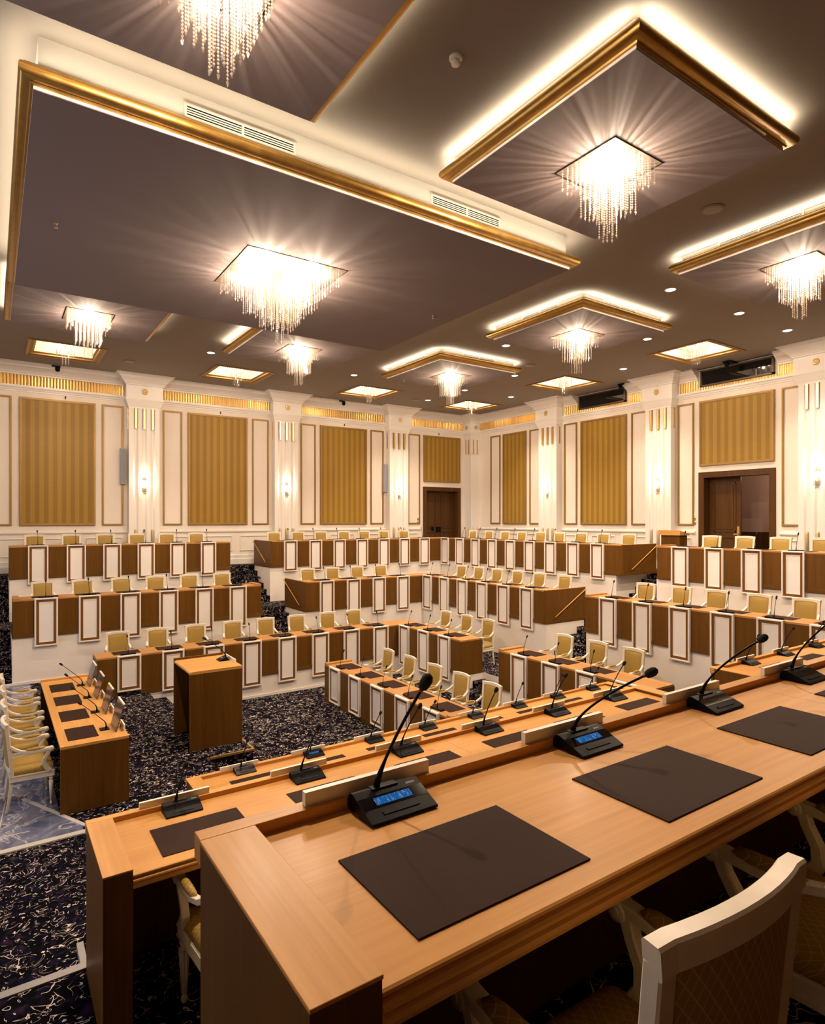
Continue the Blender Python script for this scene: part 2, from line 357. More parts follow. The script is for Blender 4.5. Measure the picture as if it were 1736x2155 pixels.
# ------------------------------------------------------------------ lights
def point(name, loc, w, col, r=0.05, parent=None):
    d = bpy.data.lights.new(name, 'POINT'); d.energy = w; d.color = col; d.shadow_soft_size = r
    o = bpy.data.objects.new(name, d); COL.objects.link(o); o.location = loc
    if parent is not None: o.parent = parent
    return o
def area(name, loc, rot, sx, sy, w, col, parent=None, spread=PI):
    d = bpy.data.lights.new(name, 'AREA'); d.shape = 'RECTANGLE'; d.size = sx; d.size_y = sy; d.energy = w; d.color = col; d.spread = spread
    o = bpy.data.objects.new(name, d); COL.objects.link(o); o.location = loc; o.rotation_euler = rot
    if parent is not None: o.parent = parent
    return o
def spot(name, loc, w, col, ang=PI * 0.62, r=0.06, parent=None):
    d = bpy.data.lights.new(name, 'SPOT'); d.energy = w; d.color = col; d.spot_size = ang; d.spot_blend = 0.7; d.shadow_soft_size = r
    o = bpy.data.objects.new(name, d); COL.objects.link(o); o.location = loc
    if parent is not None: o.parent = parent
    return o

# ================================================================== STRUCTURE: floors, tiers, steps
A1Y, A2Y, A3Y = 12.53, 14.485, 16.87          # bench fronts along the far wall
B1X, B2X, B3X = 8.167, 10.282, 12.744         # bench fronts along the right wall
AXL, AXR = 5.43, 6.60                         # aisle through the far-wall benches
BY2, BY1 = 9.70, 8.61                         # aisle through the right-wall benches
P1F, P2F = 1.64, 0.82                         # floors of the two raised presidium rows

def carpet_block(x0, x1, y0, y1, zt, zb, name='floor'):
    return struct(MB().box(x0, x1, y0, y1, zb, zt).build(name, carpet), None)
def tier_block(x0, x1, y0, y1, zt, zb, name='floor'):
    o = struct(MB().box(x0, x1, y0, y1, zt - 0.012, zt).build(name, carpet))
    r = MB().box(x0 + 0.001, x1 - 0.001, y0 + 0.001, y1 - 0.001, zb, zt - 0.012).build('tier_riser', plinth_m, o)
    return o
zb = -0.75
carpet_block(XL, 2.47, 3.84, A2Y + 0.03, 0, zb)
tier_block(2.47, B1X + 0.03, A1Y + 0.03, A2Y + 0.03, 0, zb)
tier_block(B1X + 0.03, B2X + 0.03, YN, 8.93, 0, zb)
tier_block(B1X + 0.03, B2X + 0.03, 10.12, A2Y + 0.03, 0, zb)
tier_block(8.78, B2X + 0.03, 8.93, 10.12, 0, zb)
carpet_block(2.47, B1X + 0.03, 3.84, 6.24, 0, zb)
carpet_block(2.40, 8.80, 6.20, A1Y + 0.03, PIT, -0.85)
st = struct(bpy.data.objects.new('stairs_pit', None)); COL.objects.link(st)
for y0, y1 in ((6.24, 8.58), (10.05, A1Y + 0.03)):
    MB().box(2.47, 2.79, y0, y1, zb, -0.153).build('step', carpet, st)
    MB().box(2.79, 3.10, y0, y1, zb, -0.305).build('step', carpet, st)
MB().box(2.47, 3.10, 8.58, 10.05, zb, 0.0).build('podium', carpet, st)
MB().box(2.49, 3.115, 8.565, 8.60, -0.022, 0.006).box(3.085, 3.115, 8.60, 10.05, -0.022, 0.006).build('nosing', gold_p, st)
for x0, z in ((8.18, -0.305), (8.48, -0.153)):
    MB().box(x0, 8.80, 8.93, 10.12, zb, z).build('step', carpet, st)
# second tier
tier_block(0.33, AXL, A2Y + 0.03, A3Y + 0.03, T2, zb)
tier_block(XL, -0.95, A2Y + 0.03, A3Y + 0.03, T2, zb)
tier_block(AXR, B3X + 0.03, A2Y + 0.03, A3Y + 0.03, T2, zb)
tier_block(B2X + 0.03, B3X + 0.03, BY2 + 0.03, A2Y + 0.03, T2, zb)
tier_block(B2X + 0.03, B3X + 0.03, YN, BY1, T2, zb)
# third tier
tier_block(0.33, AXL, A3Y + 0.03, YA, T3, zb)
tier_block(XL, -0.95, A3Y + 0.03, YA, T3, zb)
tier_block(AXR, XB, A3Y + 0.03, YA, T3, zb)
tier_block(B3X + 0.03, XB, BY2 + 0.03, A3Y + 0.03, T3, zb)
tier_block(B3X + 0.03, XB, YN, BY1, T3, zb)
def flight(name, along, a0, a1, f0, zlo, zhi, top_to, n=6, run=0.253):
    # carpeted steps rising away from f0 between a0 and a1 (the aisle's sides)
    r = struct(bpy.data.objects.new(name, None)); COL.objects.link(r)
    rise = (zhi - zlo) / n
    for k in range(n):
        f = f0 + run * k; f2 = top_to
        if along == 'y': MB().box(a0, a1, f, f2, zb, zlo + rise * (k + 1)).build('step', carpet, r)
        else: MB().box(f, f2, a0, a1, zb, zlo + rise * (k + 1)).build('step', carpet, r)
    return r
flight('stairs_aisle', 'y', AXL, AXR, A2Y + 0.03, T1, T2, A3Y + 0.03)
flight('stairs_aisle', 'y', AXL, AXR, A3Y + 0.03, T2, T3, YA)
flight('stairs_aisle', 'x', BY1, BY2 + 0.03, B2X + 0.03, T1, T2, B3X + 0.03)
flight('stairs_aisle', 'x', BY1, BY2 + 0.03, B3X + 0.03, T2, T3, XB)
flight('stairs_side', 'y', -0.95, 0.33, A2Y + 0.03, T1, T2, A3Y + 0.03)
flight('stairs_side', 'y', -0.95, 0.33, A3Y + 0.03, T2, T3, YA)
# presidium platforms
carpet_block(XL, 10.2, 1.53, 3.84, P2F, zb)
carpet_block(XL, 10.2, YN, 1.53, P1F, zb)
for a in ((3.10, B1X, A1Y + 0.012, A1Y + 0.031, PIT), (XL, AXL, A2Y + 0.012, A2Y + 0.031, 0.0), (0.33, AXL, A3Y + 0.012, A3Y + 0.031, T2)):
    struct(MB().box(a[0], a[1], a[2], a[3], a[4], a[4] + 0.05).build('baseboard_tier', white))
fs = struct(bpy.data.objects.new('stairs_presidium', None)); COL.objects.link(fs)
for k in range(4):
    MB().box(XL, 0.42, 3.84 + 0.21 * k, 3.84 + 0.21 * (k + 1), zb, P2F - 0.162 * (k + 1)).build('step', carpet, fs)
stone = plain('pale_stone', (0.24, 0.23, 0.23), 0.4, var=0.12, scale=30)
struct(MB().box(XL, 0.44, 3.80, 3.855, P2F - 0.03, P2F + 0.008).box(0.405, 0.44, 3.855, 4.05, P2F - 0.03, P2F + 0.008).build('trim_1', stone))
# marble floor with pale inlays
mf = MB(); poly = [(XL, 7.32), (0.80, 7.32), (0.80, 7.47), (0.627, 7.83), (0.627, A2Y + 0.02), (XL, A2Y + 0.02)]
mf.prism(poly, 'z', -0.02, 0.008); mo = struct(mf.build('floor_marble', marble))
inl = plain('pale_inlay', (0.60, 0.56, 0.50), 0.25, var=0.1, scale=30)
struct(MB().box(XL, 0.82, 7.25, 7.33, -0.01, 0.014).build('trim_2', inl))
def bar2d(m, a, b, w, z0, z1):
    a = Vector((*a, 0)); b = Vector((*b, 0)); t = (b - a).normalized(); n = Vector((-t.y, t.x, 0)) * w / 2
    q = [a - n, b - n, b + n, a + n]
    m.hexa([(p.x, p.y, z0) for p in q], [(p.x, p.y, z1) for p in q]); return m
bar2d(MB(), (0.83, 7.43), (0.30, 8.55), 0.045, -0.01, 0.012).build('inlay', inl, mo)
for a, b in (((-3.5, 7.95), (0.33, 7.62)), ((0.02, 7.34), (0.16, 8.9)), ((-3.5, 9.3), (0.2, 9.0)), ((-0.75, 7.34), (-0.6, 9.1))):
    bar2d(MB(), a, b, 0.012, -0.01, 0.0095).build('joint', inl, mo)

# ================================================================== WALLS
DA0, DA1, DAZ = 13.35, 15.10, CAMZ + 1.22      # door in the far wall
DB0, DB1, DBZ = 7.37, 9.30, CAMZ + 1.25        # door in the right wall
wb = struct(MB().box(XL - 0.3, DA0, YA, YA + 0.3, -0.8, CEIL + 0.5).box(DA1, XB + 0.3, YA, YA + 0.3, -0.8, CEIL + 0.5)
    .box(DA0, DA1, YA, YA + 0.3, DAZ, CEIL + 0.5).build('wall_back', plaster))
wr = struct(MB().box(XB, XB + 0.3, YN - 0.3, DB0, -0.8, CEIL + 0.5).box(XB, XB + 0.3, DB1, YA + 0.3, -0.8, CEIL + 0.5)
    .box(XB, XB + 0.3, DB0, DB1, DBZ, CEIL + 0.5).build('wall_right', plaster))
struct(MB().box(XL - 0.3, XB + 0.3, YN - 0.3, YN, -0.8, CEIL + 0.5).build('wall_front', door_wood))  # unseen wall, set close and in dark wood to cut bounce light
# left wall with two tall windows (daylight)
WZ0, WZ1 = 2.6, 6.2; WINS = ((5.0, 7.2), (10.0, 12.2))
wl = MB(); ys = [YN - 0.3] + [v for w in WINS for v in w] + [YA + 0.3]
for i in range(0, len(ys), 2): wl.box(XL - 0.3, XL, ys[i], ys[i+1], -0.8, CEIL + 0.5)
for a, b in WINS: wl.box(XL - 0.3, XL, a, b, -0.8, WZ0).box(XL - 0.3, XL, a, b, WZ1, CEIL + 0.5)
struct(wl.build('wall_left', plaster))
for i, (a, b) in enumerate(WINS):
    wo = struct(bpy.data.objects.new('window_%d' % (i + 3), None)); COL.objects.link(wo)
    fr = MB()
    fr.box(XL - 0.2, XL - 0.1, a, b, WZ0, WZ0 + 0.1).box(XL - 0.2, XL - 0.1, a, b, WZ1 - 0.1, WZ1)
    for y in (a, (a + b) / 2 - 0.05, b - 0.1): fr.box(XL - 0.2, XL - 0.1, y, y + 0.1, WZ0 + 0.1, WZ1 - 0.1)
    fr.build('window_frame', white, wo); MB().box(XL - 0.16, XL - 0.15, a + 0.1, b - 0.1, WZ0 + 0.1, WZ1 - 0.1).build('pane', pane, wo)
    area('daylight', (XL - 0.35, (a + b) / 2, (WZ0 + WZ1) / 2), (0, -PI / 2, 0), WZ1 - WZ0, b - a, P_WIN, (0.62, 0.76, 1.0), None)

COLA = [-0.70, 3.54, 7.79, 12.09]; COLB = [14.55, 10.38, 6.33, 2.15]
FR0, FR1 = 6.765, 7.03
def along_wall(side, s0, s1, prof, name, mat, parent=None):
    # prof: (distance from wall, z)
    if side == 'A': return MB().prism([(YA - d, z) for d, z in prof], 'x', s0, s1).build(name, mat, parent)
    return MB().prism([(XB - d, z) for d, z in prof], 'y', s0, s1).build(name, mat, parent)
def wbox(m, side, s0, s1, d0, d1, z0, z1):
    if side == 'A': return m.box(s0, s1, YA - d1, YA - d0, z0, z1)
    return m.box(XB - d1, XB - d0, s0, s1, z0, z1)
CORN = [(0, 7.03), (0.05, 7.03), (0.05, 7.07), (0.085, 7.075), (0.10, 7.11), (0.14, 7.15), (0.20, 7.19), (0.25, 7.21), (0.25, 7.245), (0.28, 7.25), (0.33, 7.275), (0.33, CEIL + 0.01), (0, CEIL + 0.01)]
LOWM = [(0, 6.60), (0.025, 6.60), (0.025, 6.63), (0.045, 6.64), (0.06, 6.68), (0.09, 6.70), (0.09, 6.725), (0.03, 6.73), (0.03, FR0), (0, FR0)]
RAIL = [(0, 2.90), (0.02, 2.90), (0.035, 2.925), (0.05, 2.93), (0.05, 2.965), (0.03, 2.98), (0, 2.98)]
BASE = [(0, T3), (0.04, T3), (0.04, T3 + 0.16), (0.028, T3 + 0.18), (0.028, T3 + 0.28), (0.012, T3 + 0.30), (0, T3 + 0.30)]
CTRL = ((7.37, 9.25), (11.61, 13.38))          # control-room windows high on the right wall
tn = [3]
def trim(o):
    o.name = 'trim_%d' % tn[0]; tn[0] += 1; return struct(o)
def reeds(side, s0, s1, z0, z1, parent):
    m = MB(); n = max(2, int((s1 - s0) / 0.072)); p = (s1 - s0) / n
    wbox(m, side, s0, s1, 0.0, 0.012, z0, z1)
    for i in range(n):
        a = s0 + p * (i + 0.14); b = s0 + p * (i + 0.86); c = (a + b) / 2
        prof = [(a, 0.012), (a + (b-a)*0.2, 0.034), (c, 0.042), (b - (b-a)*0.2, 0.034), (b, 0.012)]
        if side == 'A': m.prism([(x, YA - d) for x, d in prof], 'z', z0, z1)
        else: m.prism([(XB - d, x) for x, d in prof], 'z', z0, z1)
    o = m.build('gold_reeding', gold_b, parent); o['kind'] = 'stuff'; return o
def wall_frame(side, s0, s1, z0, z1, parent, mat, b=0.045, d=0.035, name='panel_frame'):
    m = MB()
    for a0, a1, c0, c1 in ((s0, s1, z0, z0 + b), (s0, s1, z1 - b, z1), (s0, s0 + b, z0 + b, z1 - b), (s1 - b, s1, z0 + b, z1 - b)):
        wbox(m, side, a0, a1, 0, d, c0, c1)
        k = b * 0.3; wbox(m, side, a0 + (k if a1 - a0 > b*1.5 else k), a1 - k, d, d + 0.012, c0 + k, c1 - k)
    return m.build(name, mat, parent)
PZ0, PZ1, PZD = CAMZ - 0.155, CAMZ + 3.176, CAMZ + 1.43
def bay(side, s0, s1, c, hw, door, parent, label, cut=None):
    # s0..s1: clear width between pilasters; c: centre; hw: half width of the silk panel
    segs = [(s0, s1)] if not cut else [(s0, cut[0] - 0.08), (cut[1] + 0.08, s1)]
    for a, b in segs:
        if b - a > 0.05:
            trim(along_wall(side, a, b, CORN, 'cornice', white))
            reeds(side, a, b, FR0, FR1, parent)
    if cut: reeds(side, cut[0] - 0.08, cut[1] + 0.08, FR0, FR0 + 0.065, parent)
    trim(along_wall(side, s0, s1, LOWM, 'cornice', white))
    z0 = PZD if door else PZ0
    t = thing('wall_panel', label, 'wall panel')
    m = MB()
    for a0, a1, c0, c1 in ((c-hw, c+hw, z0, z0+0.06), (c-hw, c+hw, PZ1-0.06, PZ1), (c-hw, c-hw+0.06, z0+0.06, PZ1-0.06), (c+hw-0.06, c+hw, z0+0.06, PZ1-0.06)):
        wbox(m, side, a0, a1, 0.0, 0.05, c0, c1)
        wbox(m, side, a0 + 0.015, a1 - 0.015, 0.05, 0.065, c0 + 0.015, c1 - 0.015)
    m.build('frame', gold_p, t)
    f = wbox(MB(), side, c-hw+0.05, c+hw-0.05, 0.0, 0.032, z0+0.05, PZ1-0.05).build('silk', damask_x if side == 'A' else damask_y, t)
    for sg in (-1, 1):
        a, b = sorted((c + sg * (hw + 0.16), c + sg * (hw + 0.70)))
        a = max(a, s0 + 0.04); b = min(b, s1 - 0.04)
        if b - a > 0.2: wall_frame(side, a, b, PZ0, PZ1, parent, gold_p)
    gaps = [(s0, s1)] if not door else [(s0, door[0] - 0.12), (door[1] + 0.12, s1)]
    for a, b in gaps:
        if b - a < 0.15: continue
        trim(along_wall(side, a, b, RAIL, 'rail', white))
        o = struct(along_wall(side, a, b, BASE, 'baseboard_' + ('back' if side == 'A' else 'right'), white))
        n = max(1, round((b - a) / 1.05)); w = (b - a) / n
        for i in range(n): wall_frame(side, a + w*i + 0.12, a + w*(i+1) - 0.12, 2.32, 2.80, parent, white, 0.03, 0.018)
HB = 0.40
bay('A', -0.70 + HB, 3.54 - HB, 1.46, 0.88, None, wb, 'tall gold striped silk wall panel, leftmost on the far wall')
bay('A', 3.54 + HB, 7.79 - HB, 5.69, 0.90, None, wb, 'tall gold striped silk wall panel between the leftmost and middle far-wall lamps')
bay('A', 7.79 + HB, 12.09 - HB, 9.99, 0.90, None, wb, 'tall gold striped silk wall panel left of the corner door')
bay('A', 12.09 + HB, XB - 0.42, 14.22, 0.875, (DA0, DA1), wb, 'short gold striped silk panel above the closed corner door')
bay('B', 14.55 + HB, YA - 0.42, 16.40, 0.60, None, wr, 'narrow gold striped silk panel just right of the room corner')
bay('B', 10.38 + HB, 14.55 - HB, 12.47, 0.87, None, wr, 'tall gold striped silk panel in the middle of the right wall', CTRL[1])
bay('B', 6.33 + HB, 10.38 - HB, 8.335, 0.965, (DB0, DB1), wr, 'short gold striped silk panel above the open doorway', CTRL[0])
bay('B', 2.15 + HB, 6.33 - HB, 4.24, 0.90, None, wr, 'tall gold silk panel beyond the open doorway at the right')
for i, (a, b) in enumerate(CTRL):
    o = struct(bpy.data.objects.new('window_%d' % (i + 1), None)); COL.objects.link(o)
    z0, z1 = CAMZ + 3.55, CAMZ + 3.985; m = MB()
    for a0, a1, c0, c1 in ((a, b, z0, z0+0.04), (a, b, z1-0.04, z1), (a, a+0.045, z0, z1), (b-0.045, b, z0, z1)): wbox(m, 'B', a0, a1, 0.0, 0.09, c0, c1)
    m.build('window_frame', bronze, o); wbox(MB(), 'B', a + 0.02, b - 0.02, 0.0, 0.05, z0 + 0.02, z1 - 0.02).build('pane', dark_glass, o)

def pilaster(side, s, label, corner=False):
    t = struct(bpy.data.objects.new('pilaster', None)); COL.objects.link(t); t['label'] = label
    # local frame: x along wall, y out of wall (towards the room)
    if side == 'A': t.location = (s, YA, 0); t.rotation_euler = (0, 0, PI)
    else: t.location = (XB, s, 0); t.rotation_euler = (0, 0, PI / 2)
    D = 0.28; pr = [(-0.40, 0.0), (-0.40, D)]
    for fx in (-0.22, 0.0, 0.22):
        pr += [(fx - 0.075, D)] + [(fx - 0.055 + 0.11 * k / 6, D - 0.042 * math.sin(PI * k / 6) - 0.006) for k in range(7)] + [(fx + 0.075, D)]
    pr += [(0.40, D), (0.40, 0.0)]
    MB().prism(pr, 'z', T3, 6.42).build('shaft', white, t)
    def rings(seq):
        return [[(-w, 0, z), (w, 0, z), (w, d, z), (-w, d, z)] for w, d, z in seq]
    MB().loft(rings([(0.415, 0.29, 6.40), (0.415, 0.29, 6.45), (0.43, 0.305, 6.46), (0.45, 0.33, 6.53), (0.49, 0.37, 6.62), (0.50, 0.38, 6.63), (0.50, 0.38, 6.66), (0.48, 0.35, 6.67),
        (0.48, 0.35, 7.03), (0.51, 0.38, 7.04), (0.51, 0.38, 7.07), (0.54, 0.40, 7.08), (0.54, 0.41, 7.11), (0.58, 0.45, 7.14), (0.64, 0.52, 7.21), (0.70, 0.58, 7.255), (0.70, 0.58, 7.275), (0.74, 0.62, 7.285), (0.76, 0.64, CEIL + 0.005)]), True, False).build('capital', white, t)
    MB().box(-0.43, 0.43, 0, 0.31, T3, T3 + 0.22).build('base', white, t)
    gb = MB().box(-0.028, 0.028, D - 0.05, D + 0.012, 5.83, 6.40).mesh('gold_bar', gold_b)
    rd = MB().lathe([(0.034, 0), (0.034, 0.84), (0.028, 0.87), (0.012, 0.885)], 10).mesh('reed', reed_m)
    for fx in (-0.22, 0.0, 0.22):
        put('gold_bar', gb, t, (fx, 0, 0)); put('reed', rd, t, (fx, D - 0.012, T3 + 0.22))
    gs = MB().box(-0.412, -0.398, 0.10, 0.155, 5.83, 6.40).mesh('gold_bar', gold_b)
    put('gold_bar', gs, t); put('gold_bar', gs, t, (0.81, 0, 0))
    rs = MB().lathe([(0.062, 0), (0.078, 0.012), (0.062, 0.024)], 20).lathe([(0.02, 0), (0.026, 0.02), (0.006, 0.034)], 10)
    for k in range(6):
        a = 2 * PI * k / 6; rs.lathe([(0.006, 0.004), (0.024, 0.014), (0.018, 0.026), (0.004, 0.03)], 8, (0.043 * math.cos(a), 0.043 * math.sin(a), 0))
    ro = rs.build('rosette', gold_b, t, (0, 0.35, 6.865)); ro.rotation_euler = (-PI / 2, 0, 0)
    return t
pn = ['leftmost', 'second', 'third', 'fourth']
for s in COLA: pilaster('A', s, 'white fluted pilaster on the far wall')
for s in COLB: pilaster('B', s, 'white fluted pilaster on the right wall')
# corner pilaster (faces both walls)
cp = struct(bpy.data.objects.new('pilaster', None)); COL.objects.link(cp); cp['label'] = 'white corner pilaster between far and right wall'
cp.location = (XB, YA, 0)
MB().box(-0.42, 0, -0.42, 0, T3, 6.42).build('shaft', white, cp)
def cr(seq): return [[(-w, -w, z), (0, -w, z), (0, 0, z), (-w, 0, z)] for w, z in seq]
MB().loft(cr([(0.43, 6.40), (0.43, 6.45), (0.47, 6.55), (0.52, 6.63), (0.52, 6.66), (0.50, 6.67), (0.50, 7.03), (0.53, 7.04), (0.53, 7.07), (0.60, 7.14), (0.70, 7.22), (0.76, 7.26), (0.80, 7.285), (0.82, CEIL + 0.005)]), True, False).build('capital', white, cp)
for k, a in enumerate((-0.30, -0.11)):
    MB().box(a - 0.028, a + 0.028, -0.435, -0.415, 5.83, 6.40).build('gold_bar', gold_b, cp)
    MB().box(-0.435, -0.415, a - 0.028, a + 0.028, 5.83, 6.40).build('gold_bar', gold_b, cp)
    MB().lathe([(0.034, 0), (0.034, 0.84), (0.012, 0.885)], 10).build('reed', reed_m, cp, (a, -0.42, T3 + 0.22))
    MB().lathe([(0.034, 0), (0.034, 0.84), (0.012, 0.885)], 10).build('reed', reed_m, cp, (-0.42, a, T3 + 0.22))
for rot, lc in (((PI / 2, 0, 0), (-0.25, -0.50, 6.865)), ((PI / 2, 0, -PI / 2), (-0.50, -0.25, 6.865))):
    r = MB().lathe([(0.062, 0), (0.078, 0.012), (0.05, 0.03), (0.01, 0.035)], 16).build('rosette', gold_b, cp, lc); r.rotation_euler = rot

# doors
def door(side, s0, s1, ztop, name, open_leaf):
    t = struct(bpy.data.objects.new(name, None)); COL.objects.link(t)
    m = MB()
    for a0, a1, c0, c1 in ((s0 - 0.02, s0 + 0.13, T3, ztop + 0.02), (s1 - 0.13, s1 + 0.02, T3, ztop + 0.02), (s0 + 0.13, s1 - 0.13, ztop - 0.13, ztop + 0.02)):
        wbox(m, side, a0, a1, -0.30, 0.04, c0, c1)
    m.build('door_frame', door_wood, t)
    c = (s0 + s1) / 2
    spans = [(s0 + 0.13, c), (c, s1 - 0.13)]
    for i, (a, b) in enumerate(spans):
        if open_leaf == i: continue
        lf = wbox(MB(), side, a + 0.003, b - 0.003, -0.30, -0.25, T3 + 0.01, ztop - 0.13).build('leaf', door_wood, t)
        for z0, z1 in ((T3 + 0.14, T3 + 0.92), (T3 + 1.05, ztop - 0.27)):
            m = MB()
            for a0, a1, c0, c1 in ((a+0.12, b-0.12, z0, z0+0.03), (a+0.12, b-0.12, z1-0.03, z1), (a+0.12, a+0.15, z0, z1), (b-0.15, b-0.12, z0, z1)): wbox(m, side, a0, a1, -0.25, -0.232, c0, c1)
            wbox(m, side, a + 0.19, b - 0.19, -0.25, -0.238, z0 + 0.07, z1 - 0.07); m.build('leaf_panel', door_wood, lf)
        s = (b - 0.06) if i == 0 else (a + 0.06)
        if open_leaf is None:
            s = s if i == 0 else s
            wbox(MB(), side, s - 0.03, s + 0.03, -0.25, -0.19, T3 + 0.90, T3 + 1.10).build('handle', black, lf)
        else:
            s = b - 0.06 if i == 0 else a + 0.06
            m = wbox(MB(), side, s - 0.03, s + 0.03, -0.25, -0.236, T3 + 0.85, T3 + 1.20); wbox(m, side, s - 0.02, s + 0.10, -0.21, -0.185, T3 + 0.98, T3 + 1.01)
            wbox(m, side, s - 0.012, s + 0.012, -0.24, -0.19, T3 + 0.98, T3 + 1.01); m.build('handle', gold_b, lf)
    return t
door('A', DA0, DA1, DAZ, 'door_1', None)
MB().box(DA0 + 0.55, DA0 + 0.62, YA + 0.18, YA + 0.24, T3 + 0.95, T3 + 1.10).build('push_bar', black, None)['kind'] = 'structure'
d2 = door('B', DB0, DB1, DBZ, 'door_2', 0)
lf = MB().box(XB + 0.28, XB + 1.06, DB0 + 0.09, DB0 + 0.135, T3 + 0.01, DBZ - 0.13).build('leaf', door_wood, d2)
# corridor seen through the open leaf
struct(MB().box(XB + 0.3, XB + 2.6, DB0 - 1.5, DB1 + 1.2, T3 - 0.05, T3).build('floor_corridor', carpet))
cw = struct(MB().box(XB + 2.4, XB + 2.5, DB0 - 1.5, DB1 + 1.2, T3, 5.2).build('wall_corridor', pink))
MB().box(XB + 2.34, XB + 2.4, DB0 - 1.5, DB1 + 1.2, T3, T3 + 1.02).build('wainscot', door_wood, cw)
for y in (DB0 - 0.75, DB0 + 0.16): MB().box(XB + 2.33, XB + 2.4, y, y + 0.16, T3 + 1.02, 5.2).build('pilaster_strip', door_wood, cw)
struct(MB().box(XB + 0.3, XB + 2.5, DB0 - 1.6, DB0 - 1.5, T3, 5.2).box(XB + 0.3, XB + 2.5, DB1 + 1.2, DB1 + 1.3, T3, 5.2).box(XB + 0.3, XB + 2.5, DB0 - 1.6, DB1 + 1.3, 5.0, 5.1).build('wall_corridor_ends', pink))
point('corridor_light', (XB + 1.4, DB0 + 0.2, 4.6), 28, (1, 0.72, 0.55), 0.15)

# ================================================================== CEILING
KS = [('k', 0.66, 2.25, 16.03, 17.63), ('k', 4.80, 6.40, 16.03, 17.63), ('k', 9.04, 10.64, 16.03, 17.63), ('k', 13.20, 14.80, 16.03, 17.63), ('k', 13.20, 14.80, 11.72, 13.30), ('k', 13.20, 14.80, 7.58, 9.18)]
holes = [(k[1] + 0.03, k[2] - 0.03, k[3] + 0.03, k[4] - 0.03) for k in KS]
gx = sorted({XL - 0.3, XB + 0.3} | {v for h in holes for v in h[:2]}); gy = sorted({YN - 0.3, YA + 0.3} | {v for h in holes for v in h[2:]})
cm = MB()
for i in range(len(gx) - 1):
    for j in range(len(gy) - 1):
        cx, cy = (gx[i] + gx[i+1]) / 2, (gy[j] + gy[j+1]) / 2
        if any(h[0] < cx < h[1] and h[2] < cy < h[3] for h in holes): continue
        cm.box(gx[i], gx[i+1], gy[j], gy[j+1], CEIL, CEIL + 0.03)
ceil = struct(cm.build('ceiling', ceil_m))
def ring_loft(m, x0, x1, y0, y1, prof):
    # prof: closed list of (outward distance, z); mitred around the rectangle
    rings = []
    for d, z in prof: rings.append([(x0 - d, y0 - d, z), (x1 + d, y0 - d, z), (x1 + d, y1 + d, z), (x0 - d, y1 + d, z)])
    n = len(prof); o = len(m.v); m.v += [p for r in rings for p in r]
    for k in range(n):
        for i in range(4):
            j = (i + 1) % 4; k2 = (k + 1) % n
            m.f.append((o + k*4 + i, o + k*4 + j, o + k2*4 + j, o + k2*4 + i)); m.sm.append(False)
    return m
STRAND = {}
def strand_mesh(length, bead=0.021):
    key = round(length, 2)
    if key not in STRAND:
        m = MB(); z = -0.012; bl = bead * 1.25; n = int(length / bl)
        for i in range(n):
            r = bead / 2 * (1.25 if i == n - 1 else 1.0); zc = -bl * (i + 0.5)
            if i == n - 1: m._add([(r,0,zc),(0,r,zc),(-r,0,zc),(0,-r,zc),(0,0,zc+bl*0.5),(0,0,zc-bl*1.4)], [(0,1,4),(1,2,4),(2,3,4),(3,0,4),(1,0,5),(2,1,5),(3,2,5),(0,3,5)])
            else: m._add([(r,0,zc),(0,r,zc),(-r,0,zc),(0,-r,zc),(0,0,zc+bl*0.5),(0,0,zc-bl*0.5)], [(0,1,4),(1,2,4),(2,3,4),(3,0,4),(1,0,5),(2,1,5),(3,2,5),(0,3,5)])
        STRAND[key] = m
    return STRAND[key]
SMESH = {}
def chandelier(cx, cy, zp_, half, levels, sp, single, label, power, lights):
    # levels: [(chebyshev radius, drop)] from outside to inside
    t = thing('chandelier', label, 'chandelier', (cx, cy, zp_), 0, 'square crystal chandeliers')
    MB().box(-half, half, -half, half, -0.006, 0.0).box(-half + 0.012, half - 0.012, -half + 0.012, half - 0.012, -0.010, -0.006).build('ceiling_tray', plate_m, t)
    n = int(2 * (half - 0.035) / sp); off = [-(n * sp) / 2 + sp * i for i in range(n + 1)]
    big = MB(); cnt = 0
    rnd = random.Random(int(cx * 100 + cy))
    for x in off:
        for y in off:
            r = max(abs(x), abs(y)); drop = levels[0][1]
            for rr, dd in levels:
                if r <= rr + 1e-6: drop = dd
            if any((x - lx) ** 2 + (y - ly) ** 2 < 0.028 ** 2 for lx, ly, lz in lights): continue
            drop = round(drop + rnd.choice((-0.02, 0, 0.02)), 2)
            jx, jy = x + rnd.uniform(-.006, .006), y + rnd.uniform(-.006, .006)
            sm_ = strand_mesh(drop)
            if single and cnt < 300:
                key = round(drop, 2)
                if key not in SMESH: SMESH[key] = sm_.mesh('crystal_strand', crystal)
                put('crystal_strand', SMESH[key], t, (jx, jy, -0.010), rnd.uniform(0, 1.5)); cnt += 1
            else:
                big._add([(v[0] + jx, v[1] + jy, v[2] - 0.010) for v in sm_.v], sm_.f, False)
    if big.v: big.build('crystal_strands', crystal, t)['kind'] = 'stuff'
    bm_ = MB().lathe([(0.003, 0.05), (0.006, 0.045), (0.006, 0.02), (0.011, 0.0), (0.012, -0.02), (0.009, -0.035), (0.002, -0.045)], 10).mesh('bulb', bulb_m)
    for lx, ly, lz in lights:
        put('bulb', bm_, t, (lx, ly, lz)); point('chandelier_light', (lx, ly, lz), power / len(lights), C_CHAND, 0.03, t)
    return t
M_LEV = [(9, 0.20), (0.215, 0.50), (0.085, 0.76)]
B_LEV = [(9, 0.19), (0.56, 0.33), (0.415, 0.53), (0.26, 0.74), (0.10, 0.99)]
def q4(r, z): return [(r, r, z), (-r, r, z), (r, -r, z), (-r, -r, z)]

